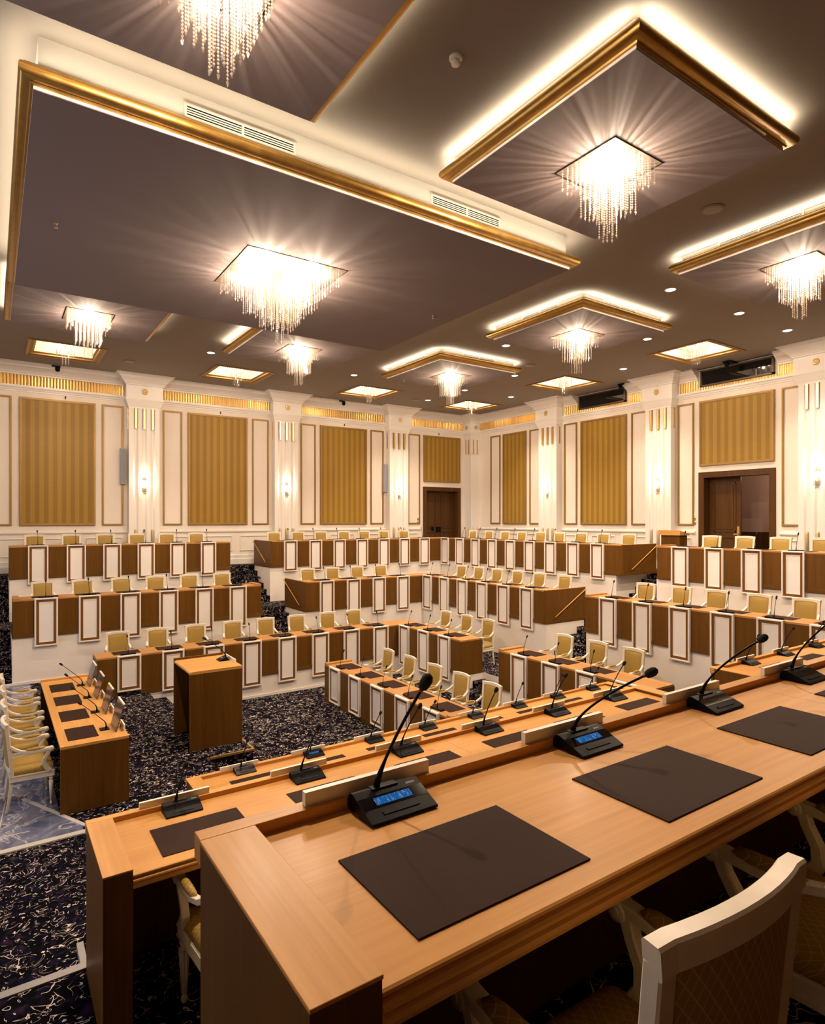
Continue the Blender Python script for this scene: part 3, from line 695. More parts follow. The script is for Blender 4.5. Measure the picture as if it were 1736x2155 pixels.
VENT = {}
def vent(parent, plane, s0, s1, fixed, z0, z1):
    # louvre on a vertical face: plane 'y' -> face looks to -y at y=fixed; 'x' -> looks to -x at x=fixed
    t = bpy.data.objects.new('air_vent', None); COL.objects.link(t); t.parent = parent
    def bx(m, a0, a1, d0, d1, c0, c1):
        return m.box(a0, a1, fixed - d1, fixed - d0, c0, c1) if plane == 'y' else m.box(fixed - d1, fixed - d0, a0, a1, c0, c1)
    bx(MB(), s0, s1, 0.0, 0.004, z0, z1).build('duct_shade', blackm, t)  # flat black sheet painted as the shade inside the slots
    m = MB(); b = 0.022
    for a0, a1, c0, c1 in ((s0 - b, s1 + b, z0 - b, z0), (s0 - b, s1 + b, z1, z1 + b), (s0 - b, s0, z0, z1), (s1, s1 + b, z0, z1), ((s0 + s1) / 2 - 0.012, (s0 + s1) / 2 + 0.012, z0, z1)): bx(m, a0, a1, 0, 0.014, c0, c1)
    m.build('vent_frame', pvc, t)
    for k in range(3):
        c = z0 + (z1 - z0) * (k + 1) / 4; bx(MB(), s0, s1, 0.0, 0.012, c - 0.004, c + 0.004).build('louvre', pvc, t)
TILT = 0.40
def slab(x0, x1, y0, y1, zf, label, coves, vents=(), rim=0.03):
    t = thing('ceiling_panel', label, 'ceiling panel', (0, 0, 0))
    MB().box(x0 + 0.03, x1 - 0.03, y0 + 0.03, y1 - 0.03, zf + 0.012, CEIL + 0.002).build('box', box_m, t)
    ring_loft(MB(), x0, x1, y0, y1, [(-0.03, zf + 0.006), (0.004, zf + 0.006), (0.004, zf + 0.05), (-0.03, zf + 0.05)]).build('rim', white, t)
    MB().box(x0 - 0.004, x1 + 0.004, y0 - 0.004, y1 + 0.004, zf - 0.002, zf + 0.006).build('fabric_face', mauve, t)
    z = zf
    pts = [(0.0, z + 0.03), (0.022, z + 0.034), (0.03, z + 0.048)]
    for k in range(9):
        a = -PI * 0.42 + PI * 0.84 * k / 8; pts.append((0.052 + 0.062 * math.cos(a) , z + 0.108 + 0.062 * math.sin(a)))
    pts += [(0.075, z + 0.172), (0.06, z + 0.150), (0.0, z + 0.140)]
    g = ring_loft(MB(), x0, x1, y0, y1, pts).build('gold_cornice', gold_m, t)
    g.data.polygons.foreach_set('use_smooth', [True] * len(g.data.polygons))
    try: g.data.set_sharp_from_angle(angle=math.radians(40))
    except Exception: pass
    zl = z + 0.164; lx, ly = x1 - x0, y1 - y0; w = P_COVE * (0.7 if zf < ZS1 + 0.05 else 1.0)
    if 'N' in coves: area('cove_light', ((x0+x1)/2, y0 - 0.052, zl), (PI + TILT, 0, 0), lx, 0.03, w * lx, C_COVE, t, 2.4)
    if 'F' in coves: area('cove_light', ((x0+x1)/2, y1 + 0.052, zl), (PI - TILT, 0, 0), lx, 0.03, w * lx, C_COVE, t, 2.4)
    if 'L' in coves: area('cove_light', (x0 - 0.052, (y0+y1)/2, zl), (PI, -TILT, 0), 0.03, ly, w * ly, C_COVE, t, 2.4)
    if 'R' in coves: area('cove_light', (x1 + 0.052, (y0+y1)/2, zl), (PI, TILT, 0), 0.03, ly, w * ly, C_COVE, t, 2.4)
    for p, s0, s1 in vents:
        vent(t, p, s0, s1, (y0 if p == 'y' else x0) + 0.03, zf + 0.20 if zf > ZS1 + 0.05 else zf + 0.262, zf + 0.262 if zf > ZS1 + 0.05 else zf + 0.352)
    return t
slab(0.287, 6.764, 5.953, 11.042, ZS1, 'huge mauve hanging ceiling panel edged with gold moulding', 'NFLR', (('y', 1.514, 2.59), ('y', 4.38, 5.45)))
slab(4.24, 6.64, 3.04, 5.40, ZS, 'mauve square ceiling panel nearest the camera at upper right', 'NFLR')
slab(8.67, 11.07, 7.31, 9.66, ZS, 'mauve square ceiling panel in the middle of the right half', 'NFLR', (('x', 7.92, 8.82), ('y', 9.27, 10.2)))
slab(8.70, 11.10, 11.55, 13.92, ZS, 'mauve square ceiling panel nearest the room corner', 'NFLR', (('x', 12.2, 13.1), ('y', 9.4, 10.4)))
slab(8.70, 11.07, 3.09, 5.47, ZS, 'mauve square ceiling panel cut off by the right edge', 'NFLR', (('x', 3.75, 4.85),))
slab(0.08, 2.465, 2.95, 5.316, ZS, 'mauve ceiling panel cut off at the top left', 'NFLR')
slab(0.292, 2.65, 11.57, 13.938, ZS, 'mauve square ceiling panel at far left behind the huge one', 'NFLR')
slab(4.44, 6.90, 11.50, 13.88, ZS, 'mauve square ceiling panel half hidden behind the huge one', 'NFLR')
chandelier(3.46, 8.48, ZS1 + 0.004, 0.735, B_LEV, 0.0885, True, 'largest square crystal chandelier under the huge ceiling panel', P_BIG, q4(0.36, -0.09))
chandelier(5.42, 4.23, ZS + 0.004, 0.395, M_LEV, 0.066, True, 'crystal chandelier under the upper right ceiling panel', P_CHAND * 1.75, [(0.0, 0.0, -0.055)])
chandelier(1.27, 4.13, ZS + 0.004, 0.395, M_LEV, 0.066, True, 'crystal chandelier cut off by the top edge of the photo', P_CHAND * 1.75, [(0.0, 0.0, -0.055)])
chandelier(9.88, 4.28, ZS + 0.004, 0.395, M_LEV, 0.066, True, 'crystal chandelier cut off by the right edge of the photo', P_CHAND * 1.4, [(0.0, 0.0, -0.055)])
chandelier(9.87, 8.48, ZS + 0.004, 0.395, M_LEV, 0.066, True, 'crystal chandelier under the middle ceiling panel of the right half', P_CHAND, [(0.0, 0.0, -0.075)])
chandelier(9.90, 12.73, ZS + 0.004, 0.395, M_LEV, 0.066, False, 'crystal chandelier under the ceiling panel nearest the room corner', P_CHAND, [(0.0, 0.0, -0.075)])
chandelier(1.47, 12.75, ZS + 0.004, 0.395, M_LEV, 0.066, False, 'crystal chandelier at far left in front of the back wall', P_CHAND, [(0.0, 0.0, -0.075)])
chandelier(5.62, 12.69, ZS + 0.004, 0.395, M_LEV, 0.066, False, 'crystal chandelier just right of the largest one and lower', P_CHAND, [(0.0, 0.0, -0.075)])
# recessed coffers with gold frames
CL = ['leftmost on the far side', 'second from left on the far side', 'third from left on the far side', 'in the room corner', 'second from the corner along the right wall', 'farthest right along the right wall']
for i, (_, x0, x1, y0, y1) in enumerate(KS):
    t = thing('ceiling_coffer', 'bright recessed ceiling coffer with gold frame, ' + CL[i], 'ceiling coffer')
    hx0, hx1, hy0, hy1 = x0 + 0.13, x1 - 0.13, y0 + 0.13, y1 - 0.13; H = 0.42
    ring_loft(MB(), hx0, hx1, hy0, hy1, [(0.0, CEIL + 0.03), (0.0, CEIL + H), (0.02, CEIL + H), (0.02, CEIL + 0.03)]).build('coffer_side', box_m, t)
    MB().box(hx0 - 0.02, hx1 + 0.02, hy0 - 0.02, hy1 + 0.02, CEIL + H, CEIL + H + 0.02).build('coffer_top', box_m, t)
    ring_loft(MB(), hx0, hx1, hy0, hy1, [(0.13, CEIL), (0.13, CEIL - 0.02), (0.10, CEIL - 0.03), (0.085, CEIL - 0.012), (0.04, CEIL + 0.012), (0.005, CEIL + 0.03), (-0.05, CEIL + 0.05), (-0.05, CEIL + 0.06), (0.0, CEIL + 0.06), (0.0, CEIL)]).build('gold_frame', gold_p, t)
    chandelier((x0 + x1) / 2, (y0 + y1) / 2, CEIL + H, 0.31, [(9, 0.34), (0.20, 0.52), (0.085, 0.72)], 0.062, False, 'small crystal chandelier inside the coffer ' + CL[i], P_COFFER, q4(0.125, -0.27))
# downlights, speakers, detector, sprinklers
DL = [(9.80, 6.33), (12.03, 6.30), (13.96, 6.29), (12.05, 8.35), (9.81, 10.51), (12.05, 12.56), (12.13, 14.86), (12.12, 16.80), (14.04, 14.81), (8.32, 15.04), (4.36, 14.98), (13.91, 10.37)]
DN = ['left of the right-edge ceiling panel', 'middle of the three at right', 'rightmost, near the right wall', 'left of the right-wall coffer', 'between the middle and corner ceiling panels', 'right of the corner ceiling panel', 'behind the corner chandelier', 'left of the corner coffer', 'right of the corner coffer', 'left of the third far coffer', 'between the two left chandeliers', 'between the two right-wall coffers']
for (x, y), n in zip(DL, DN):
    t = thing('downlight', 'round recessed white downlight ' + n, 'downlight', (x, y, CEIL), 0, 'recessed ceiling downlights')
    MB().lathe([(0.105, -0.002), (0.105, -0.008), (0.085, -0.012), (0.08, -0.004), (0.08, 0.0)], 24).build('ring', pvc, t)
    MB().lathe([(0.079, -0.004), (0.079, -0.007), (0.01, -0.008)], 20).build('lens', disc_m, t)
    spot('downlight_lamp', (0, 0, -0.03), P_DOWN, C_DOWN, parent=t)
for (x, y), n in zip([(7.71, 4.38), (11.59, 11.50), (2.89, 16.95), (11.74, 16.96)], ['right of the upper right chandelier', 'between the middle and corner chandeliers', 'at far left above the leftmost pilaster', 'left of the corner coffer']):
    t = thing('ceiling_speaker', 'round flush grey ceiling loudspeaker ' + n, 'loudspeaker', (x, y, CEIL))
    MB().lathe([(0.14, 0.0), (0.14, -0.012), (0.125, -0.016)], 28).build('rim', ceil_m, t)
    MB().lathe([(0.122, -0.015), (0.11, -0.02), (0.01, -0.021)], 28).build('grille', plain('speaker_grille', (0.33, 0.28, 0.22), 0.7), t)
t = thing('smoke_detector', 'white round smoke detector on the ceiling near the top edge', 'smoke detector', (3.334, 4.207, CEIL))
MB().lathe([(0.058, 0), (0.058, -0.022), (0.05, -0.03)], 20).build('base', pvc, t); MB().lathe([(0.03, -0.03), (0.03, -0.045), (0.042, -0.05), (0.036, -0.07), (0.01, -0.075)], 20).build('sensor_head', pvc, t)
for (x, y, z), n in zip([(0.635, 8.49, ZS1), (6.33, 8.62, ZS1), (9.10, 13.70, ZS), (5.655, 15.77, CEIL)], ['at the left of the huge ceiling panel', 'at the right of the huge ceiling panel', 'on the corner ceiling panel', 'above the second far coffer']):
    t = thing('sprinkler', 'tiny metal fire sprinkler ' + n, 'sprinkler', (x, y, z))
    MB().lathe([(0.022, 0.004), (0.022, -0.004), (0.009, -0.01), (0.009, -0.035)], 10).build('body', gold_p, t); MB().lathe([(0.006, -0.035), (0.006, -0.05), (0.022, -0.052), (0.022, -0.056)], 10).build('deflector', plate_m, t)

# ================================================================== CHAIR
def make_chair():
    t = bpy.data.objects.new('armchair', None); COL.objects.link(t); t.empty_display_size = 0.05
    fl = MB().lathe([(0.010, 0.0), (0.017, 0.012), (0.017, 0.03), (0.0125, 0.04), (0.023, 0.285), (0.018, 0.297), (0.026, 0.308), (0.026, 0.318), (0.020, 0.326), (0.020, 0.34)], 12)
    for k in range(8):
        a = 2 * PI * (k + 0.5) / 8; c, s_ = math.cos(a), math.sin(a)
        fl.tube([(0.0125*c, 0.0125*s_, 0.05), (0.0225*c, 0.0225*s_, 0.28)], [0.0035, 0.006], 5)
    flm = fl.mesh('leg', cream)
    for sx in (-1, 1): put('leg', flm, t, (sx * 0.228, 0.205, 0))
    for sx in (-1, 1):
        MB().sweep([(sx*0.195, -0.225, 0.0), (sx*0.192, -0.205, 0.12), (sx*0.19, -0.185, 0.26), (sx*0.19, -0.178, 0.36)], [0.026, 0.030, 0.036, 0.040], [0.026, 0.030, 0.036, 0.040], (1, 0, 0)).build('leg', cream, t)
    tr = [(-0.255, 0.235), (0.255, 0.235), (0.215, -0.195), (-0.215, -0.195)]
    sf = MB().prism(tr, 'z', 0.335, 0.405)
    sf.prism([(x * 1.02, y * 1.02) for x, y in tr], 'z', 0.335, 0.347).prism([(x * 1.02, y * 1.02) for x, y in tr], 'z', 0.388, 0.398)
    sf.build('seat_frame', cream, t)
    def rt(sc, z):
        out = []
        for i in range(4):
            p0, p1, p2 = Vector(tr[i-1]), Vector(tr[i]), Vector(tr[(i+1) % 4]); r = 0.05
            a = p1 + (p0 - p1).normalized() * r; b = p1 + (p2 - p1).normalized() * r
            for k in range(5):
                u = k / 4; q = a * (1-u)**2 + p1 * 2*u*(1-u) + b * u*u; out.append((q.x * sc, q.y * sc, z))
        return out
    MB().loft([rt(0.97, 0.402), rt(0.985, 0.425), rt(0.975, 0.447), rt(0.92, 0.466), rt(0.78, 0.481), rt(0.5, 0.490), rt(0.2, 0.493)]).build('seat_cushion', chair_fab, t)
    def B(s_, tt, off=0.0):
        return Vector((s_ * (0.192 + 0.010 * tt), -0.172 - 0.055 * tt - 0.032 * (1 - min(1.0, s_ * s_)) + off, 0.40 + 0.575 * tt))
    bf = MB()
    for sx in (-1, 1):
        bf.sweep([B(sx, tt) for tt in (-0.1, 0.1, 0.3, 0.5, 0.7, 0.9, 0.965)], 0.046, 0.036, (1, 0, 0))
    def rail(tt, h, up):
        return bf.sweep([B(-1.115 + 2.23*k/12, tt) + Vector((0, 0, up * (1 - (-1.115 + 2.23*k/12)**2))) for k in range(13)], 0.038, h, (0, 1, 0))
    rail(0.985, 0.056, 0.010); rail(0.11, 0.05, 0.0)
    bf.build('back_frame', cream, t)
    bc = MB()
    def front(u, v):
        s_ = -0.9 + 1.8 * u; p = B(s_, 0.15 + 0.82 * v); e = 4*u*(1-u); g = 4*v*(1-v); return tuple(p + Vector((0, 0.004 + 0.034 * (e*g)**0.35, 0)))
    def rear(u, v):
        p = B(0.9 - 1.8 * u, 0.15 + 0.82 * v); return tuple(p + Vector((0, -0.012, 0)))
    bc.grid(front, 12, 12); bc.grid(rear, 12, 6)
    bc.build('back_cushion', chair_fab, t)
    for sx in (-1, 1):
        ar = MB()
        ar.sweep([(sx*0.208, -0.192, 0.735), (sx*0.216, -0.150, 0.700), (sx*0.230, -0.09, 0.668), (sx*0.246, -0.01, 0.652), (sx*0.253, 0.08, 0.652), (sx*0.255, 0.16, 0.660), (sx*0.255, 0.205, 0.662)], [0.034, 0.034, 0.036, 0.040, 0.042, 0.044, 0.044], [0.030, 0.030, 0.030, 0.030, 0.030, 0.032, 0.034], (1, 0, 0.0))
        ring = [[(sx*0.255 + w, 0.205 + r * math.cos(2*PI*k/14), 0.652 + r * math.sin(2*PI*k/14)) for k in range(14)] for w, r in ((-0.026, 0.016), (-0.024, 0.027), (0.024, 0.027), (0.026, 0.016))]
        ar.loft(ring)
        ring = [[(sx*0.255 + w, 0.205 + r * math.cos(2*PI*k/10), 0.652 + r * math.sin(2*PI*k/10)) for k in range(10)] for w, r in ((-0.030, 0.009), (-0.029, 0.011), (0.029, 0.011), (0.030, 0.009))]
        ar.loft(ring)
        ar.sweep([(sx*0.254, 0.185, 0.645), (sx*0.252, 0.168, 0.60), (sx*0.247, 0.135, 0.545), (sx*0.243, 0.128, 0.495), (sx*0.241, 0.155, 0.445), (sx*0.240, 0.19, 0.40)], [0.034, 0.036, 0.038, 0.040, 0.042, 0.044], [0.040, 0.036, 0.038, 0.044, 0.050, 0.056], (1, 0, 0))
        a = ar.build('armrest', cream, t)
        MB().tube([(sx*0.238, -0.055, 0.668), (sx*0.243, -0.03, 0.674), (sx*0.249, 0.03, 0.676), (sx*0.253, 0.09, 0.677), (sx*0.254, 0.125, 0.676), (sx*0.255, 0.145, 0.671)], [0.006, 0.018, 0.022, 0.022, 0.018, 0.006], 10).build('arm_pad', chair_fab, a)
    return t
CHAIR = make_chair(); CHAIR_USED = [False]
def place_chair(x, y, z, rz, label, group):
    o = CHAIR if not CHAIR_USED[0] else copy_tree(CHAIR)
    CHAIR_USED[0] = True
    o.location = (x, y, z); o.rotation_euler = (0, 0, rz)
    return tag(o, label, 'armchair', group)

# ================================================================== GOOSENECK MICROPHONE (benches)
def make_mic():
    t = bpy.data.objects.new('microphone', None); COL.objects.link(t); t.empty_display_size = 0.03
    MB().prism([(-0.045, 0.0), (0.045, 0.0), (0.045, 0.012), (-0.02, 0.032), (-0.045, 0.028)], 'x', -0.13, 0.13).build('base', black, t)
    MB().tube([(0, -0.01, 0.028), (0, -0.008, 0.06), (0, 0.0, 0.11), (0, 0.022, 0.20), (0, 0.052, 0.285), (0, 0.064, 0.315)], [0.011, 0.007, 0.0045, 0.004, 0.004, 0.004], 8).build('gooseneck', black, t)
    MB().tube([(0, 0.060, 0.306), (0, 0.064, 0.315), (0, 0.070, 0.328), (0, 0.079, 0.350), (0, 0.084, 0.362), (0, 0.086, 0.366)], [0.004, 0.012, 0.0145, 0.0145, 0.011, 0.003], 10).build('foam_head', foam, t)
    return t
MIC = make_mic(); MIC_USED = [False]
def place_mic(x, y, z, rz, label, group, sc=1.0):
    o = MIC if not MIC_USED[0] else copy_tree(MIC)
    MIC_USED[0] = True
    o.location = (x, y, z); o.rotation_euler = (0, 0, rz); o.scale = (sc, sc, sc)
    return tag(o, label, 'microphone', group)
PADM = MB().box(-0.238, 0.238, -0.158, 0.158, 0.0, 0.004).mesh('desk_pad', pad_m)
def place_pad(x, y, z, rz, label, group):
    return tag(put('desk_pad', PADM, None, (x, y, z), rz), label, 'desk pad', group)

# ================================================================== BENCHES
PANELS = {}
def panel_meshes(z0, z1):
    k = (round(z0, 3), round(z1, 3))
    if k not in PANELS:
        fr = MB().frame(-0.205, 0.205, z0, z1, -0.045, 0.0, 0.03).frame(-0.195, 0.195, z0 + 0.01, z1 - 0.01, -0.052, -0.045, 0.012)
        bd = MB().frame(-0.176, 0.176, z0 + 0.029, z1 - 0.029, -0.028, 0.0, 0.052)
        il = MB().box(-0.126, 0.126, -0.022, 0.0, z0 + 0.079, z1 - 0.079).frame(-0.126, 0.126, z0 + 0.079, z1 - 0.079, -0.032, -0.022, 0.012)
        PANELS[k] = (fr.mesh('framed_panel', white), bd.mesh('wood_band', band), il.mesh('inlay_panel', white))
    return PANELS[k]
def bench(label, row, loc, rz, Ln, pans, seats, h=0.74, drop=-0.20, wing=None, top_extra=0.0, lips='01', mics=True, pad_y=0.33, mic_y=0.11, skip_chair=(), drops=()):
    t = thing('bench_desk', label, 'bench', loc, rz)
    MB().box(0.052 if wing == '0' else 0.0, (Ln - 0.052 if wing == '1' else Ln) + top_extra, -0.003, 0.56, h - 0.03, h).build('worktop', bench_x, t)
    ed = [0.052 if wing == '0' else 0.0] + [v for p in pans for v in (p - 0.20, p + 0.20)] + [Ln - 0.052 if wing == '1' else Ln]
    for i in range(0, len(ed), 2):
        a, b = ed[i], ed[i + 1]
        if b - a > 0.03:
            fb = MB().box(a, b, 0.0, 0.03, 0.0, h - 0.03).build('front_board', dark_z, t)
            MB().box(a, b, -0.014, 0.0, 0.0, 0.06).box(a, b, -0.008, 0.0, 0.06, 0.075).build('base_trim', dark_x, fb)
    for i, p in enumerate(pans):
        fm, bd, il = panel_meshes(drops[i] if i < len(drops) else drop, h + 0.012)
        f = put('framed_panel', fm, t, (p, 0, 0)); put('wood_band', bd, f); put('inlay_panel', il, f)
    for k, x in (('0', 0.0), ('1', Ln)):
        if wing == k: continue
        sgn = 1 if k == '0' else -1
        x0, x1 = sorted((x, x + sgn * 0.04)); MB().box(x0, x1, 0.03, 0.58, 0.0, h - 0.03).build('end_panel', dark_z, t)
        if k in lips:
            x0, x1 = sorted((x, x + sgn * 0.11)); MB().box(x0, x1, 0.0, 0.58, h, h + 0.028).build('end_lip', bench_y, t)
    if wing is not None:
        x = 0.0 if wing == '0' else Ln; sgn = 1 if wing == '0' else -1
        x0, x1 = sorted((x, x + sgn * 0.05)); w = MB().box(x0, x1, 0.0, 1.35, 0.0, h - 0.006).build('wing_panel', dark_z, t)
        MB().box(x0, x1, 0.0, 1.35, h - 0.006, h + 0.004).build('wing_cap', bench_y, w)
        x0, x1 = sorted((x - sgn * 0.014, x)); MB().box(x0, x1, -0.014, 1.35, 0.0, 0.06).build('base_trim', dark_y, w)
        hr = x - sgn * 0.05
        MB().tube([(hr, 1.32, h - 0.03), (hr, 0.27, 0.14)], 0.012, 8).build('handrail', oak_y, w)
        for yy in (1.22, 0.38):
            zz = 0.14 + (yy - 0.27) / 1.05 * (h - 0.17); MB().tube([(x, yy, zz - 0.03), (hr, yy, zz)], 0.007, 6).build('bracket', chrome, w)
    R = Matrix.Rotation(rz, 3, 'Z'); n = len(seats)
    for i, s in enumerate(seats):
        def wp(y): v = R @ Vector((s, y, 0)); return loc[0] + v.x, loc[1] + v.y
        if i not in skip_chair:
            j = random.uniform(-0.03, 0.03); v = R @ Vector((s + j, 1.03, 0))
            place_chair(loc[0] + v.x, loc[1] + v.y, loc[2], rz + PI + random.uniform(-.05, .05), 'white-framed gold armchair, %s behind the %s' % (ordl(i, n), row), 'armchairs behind the benches')
        if mics:
            x, y = wp(mic_y)
            place_mic(x, y, loc[2] + h, rz + random.uniform(-.12, .12), 'black gooseneck microphone, %s on the %s' % (ordl(i, n), row), 'bench microphones')
            x, y = wp(pad_y)
            place_pad(x, y, loc[2] + h, rz, 'dark brown desk pad, %s on the %s' % (ordl(i, n), row), 'bench desk pads')
    return t
def seq(a, d, n): return [a + d * k for k in range(n)]
RB = -PI / 2
s_ = seq(2.126 - 1.585, 0.788, 8)
bench('long front bench below the far wall with framed white panels', 'long front far-wall bench', (1.585, A1Y, T1), 0, B1X - 1.585, s_, s_, top_extra=0.56, lips='', drops=(0.08, -0.02))
s_ = seq(0.27, 0.785, 3)
bench('short front bench right of the inner corner with three panels', 'short front corner bench', (B1X, A1Y, T1), RB, A1Y - 10.107, s_, s_, lips='')
s_ = seq(8.961 - 8.38, 0.785, 4)
bench('front bench of the right-hand block, partly hidden by presidium desks', 'front right-block bench', (B1X, 8.961, T1), RB, 3.38, s_, s_[:3], lips='0')
s_ = seq(0.909 - 0.34, 0.788, 6)
bench('middle-tier bench at the left with six framed panels', 'middle left bench', (0.34, A2Y, T2), 0, AXL - 0.34, s_, s_, h=0.757, lips='01')
s_ = seq(7.20 - 6.60, 0.792, 4)
bench('middle-tier far-wall bench right of the stairs, with handrail wing', 'middle bench right of the stairs', (6.60, A2Y, T2), 0, B2X - 6.60, s_, s_, h=0.757, wing='0', top_extra=0.56, lips='')
s_ = seq(A2Y - 14.26, 0.79, 6)
bench('middle-tier right-wall bench left of the right aisle, with handrail wing', 'middle bench left of right aisle', (B2X, A2Y, T2), RB, A2Y - 9.73, s_, s_, h=0.757, wing='1', lips='')
s_ = seq(8.612 - 8.02, 0.785, 6)
bench('middle-tier bench of the right-hand block with chairs behind', 'middle right-block bench', (B2X, 8.612, T2), RB, 6.6, s_, s_, h=0.757, lips='0')
s_ = seq(0.896 - 0.325, 0.788, 6)
bench('top-tier bench at the left below the far-wall silk panels', 'top left bench', (0.325, A3Y, T3), 0, 5.44 - 0.325, s_, s_, h=0.757, drop=-0.14, lips='')
s_ = seq(7.21 - 6.60, 0.80, 7)
bench('top-tier far-wall bench right of the stairs, with handrail wing', 'top bench right of the stairs', (6.60, A3Y, T3), 0, B3X - 6.60, s_, s_, h=0.757, drop=-0.14, wing='0', top_extra=0.56, lips='')
s_ = seq(A3Y - 16.65, 0.797, 9)
bench('top-tier right-wall bench left of the right aisle, with handrail wing', 'top bench left of right aisle', (B3X, A3Y, T3), RB, A3Y - 9.503, s_, s_, h=0.757, drop=-0.14, wing='1', lips='')
s_ = seq(8.574 - 7.99, 0.787, 5)
bench('top-tier bench of the right-hand block before the open doorway', 'top right-block bench', (B3X, 8.574, T3), RB, 6.6, s_, s_, h=0.757, drop=-0.14, lips='0')
s_ = seq(11.543 - 11.05, 0.818, 5)
bench('free-standing floor bench in the middle with five chairs', 'floor bench in the middle', (5.69, 11.543, PIT), RB, 4.25, s_, s_, h=0.758, drop=0.06, lips='01')

# ================================================================== PRESIDIUM DESKS
def make_unit(lit):
    t = bpy.data.objects.new('conference_unit', None); COL.objects.link(t); t.empty_display_size = 0.03
    w = 0.1025
    # folded wedge: y=0 is the edge nearest the speaker, ridge towards the hall
    pr = [(0.0, 0.002), (0.0, 0.009), (0.088, 0.043), (0.104, 0.049), (0.116, 0.048), (0.124, 0.042), (0.139, 0.016), (0.137, 0.008), (0.108, 0.002), (0.100, 0.002), (0.082, 0.010), (0.060, 0.0)]
    b = bevel(MB().prism(pr, 'x', -w, w).build('body', black, t), 0.0015, 2)
    def slope(y): return 0.009 + (0.034 / 0.088) * y
    def patch(x0, x1, y0, y1, up, th):
        m = MB(); q = [(x0, y0), (x1, y0), (x1, y1), (x0, y1)]
        m.hexa([(x, y, slope(y) + up) for x, y in q], [(x, y, slope(y) + up + th) for x, y in q]); return m
    patch(-w + 0.002, w - 0.002, 0.043, 0.080, 0.0, 0.0006).build('glass_strip', dark_glass, t)
    patch(-0.058, 0.055, 0.050, 0.073, 0.0006, 0.0005).build('screen', screen_lit if lit else dark_glass, t)
    patch(-0.055, 0.055, 0.018, 0.028, 0.0, 0.0022).build('button_bar', blackm, t)
    MB().box(-0.045, 0.035, 0.096, 0.120, 0.046, 0.0505).build('mic_socket', blackm, t)
    return t
UNITS = {True: make_unit(True), False: make_unit(False)}; UU = {True: False, False: False}
tcu = bpy.data.curves.new('lettering', 'FONT'); tcu.body = 'BOSCH'; tcu.size = 0.0085; tcu.align_x = 'LEFT'
tob = bpy.data.objects.new('lettering', tcu); COL.objects.link(tob)
bpy.context.view_layer.update()
LET = bpy.data.meshes.new_from_object(tob.evaluated_get(bpy.context.evaluated_depsgraph_get())); LET.materials.clear(); LET.materials.append(letter)
bpy.data.objects.remove(tob)
NECKM = {}
def neck(dx, dy, dz, bend, r=1.0):
    # curved gooseneck from the socket to the foam head
    pts = []; n = 14
    for k in range(n + 1):
        u = k / n; e = u ** bend
        pts.append(Vector((dx * e, dy * e, dz * (u if bend > 1.2 else u) )))
    rad = [0.0095, 0.0085, 0.0070, 0.0055] + [0.0043] * (n - 3)
    g = MB().tube(pts, [q * r for q in rad], 8)
    d = (pts[-1] - pts[-3]).normalized(); p = pts[-1]
    ring = MB().tube([p - d * 0.004, p + d * 0.004], 0.0062 * r, 10)
    hd = MB().tube([p + d*0.002, p + d*0.008, p + d*0.020, p + d*0.036, p + d*0.046, p + d*0.051], [0.006*r, 0.0125*r, 0.0155*r, 0.0155*r, 0.011*r, 0.003*r], 14)
    return g.mesh('gooseneck', black), ring.mesh('red_ring', red_m), hd.mesh('foam_head', foam)
def place_unit(x, y, z, lit, nk, label, group, text=True):
    o = UNITS[lit] if not UU[lit] else copy_tree(UNITS[lit])
    UU[lit] = True; o.location = (x, y, z)
    for ch in list(o.children):
        if ch.name.split('.')[0] in ('gooseneck', 'red_ring', 'foam_head', 'lettering'): bpy.data.objects.remove(ch)
    if nk not in NECKM: NECKM[nk] = neck(*nk)
    for nm, me in zip(('gooseneck', 'red_ring', 'foam_head'), NECKM[nk]): put(nm, me, o, (-0.025, 0.110, 0.048))
    if text:
        l = put('lettering', LET, o, (0.060, 0.100, 0.0499)); l.rotation_euler = (0.32, 0, 0)
        l.location = (0.058, 0.0885, 0.0445)
    return tag(o, label, 'microphone', group)
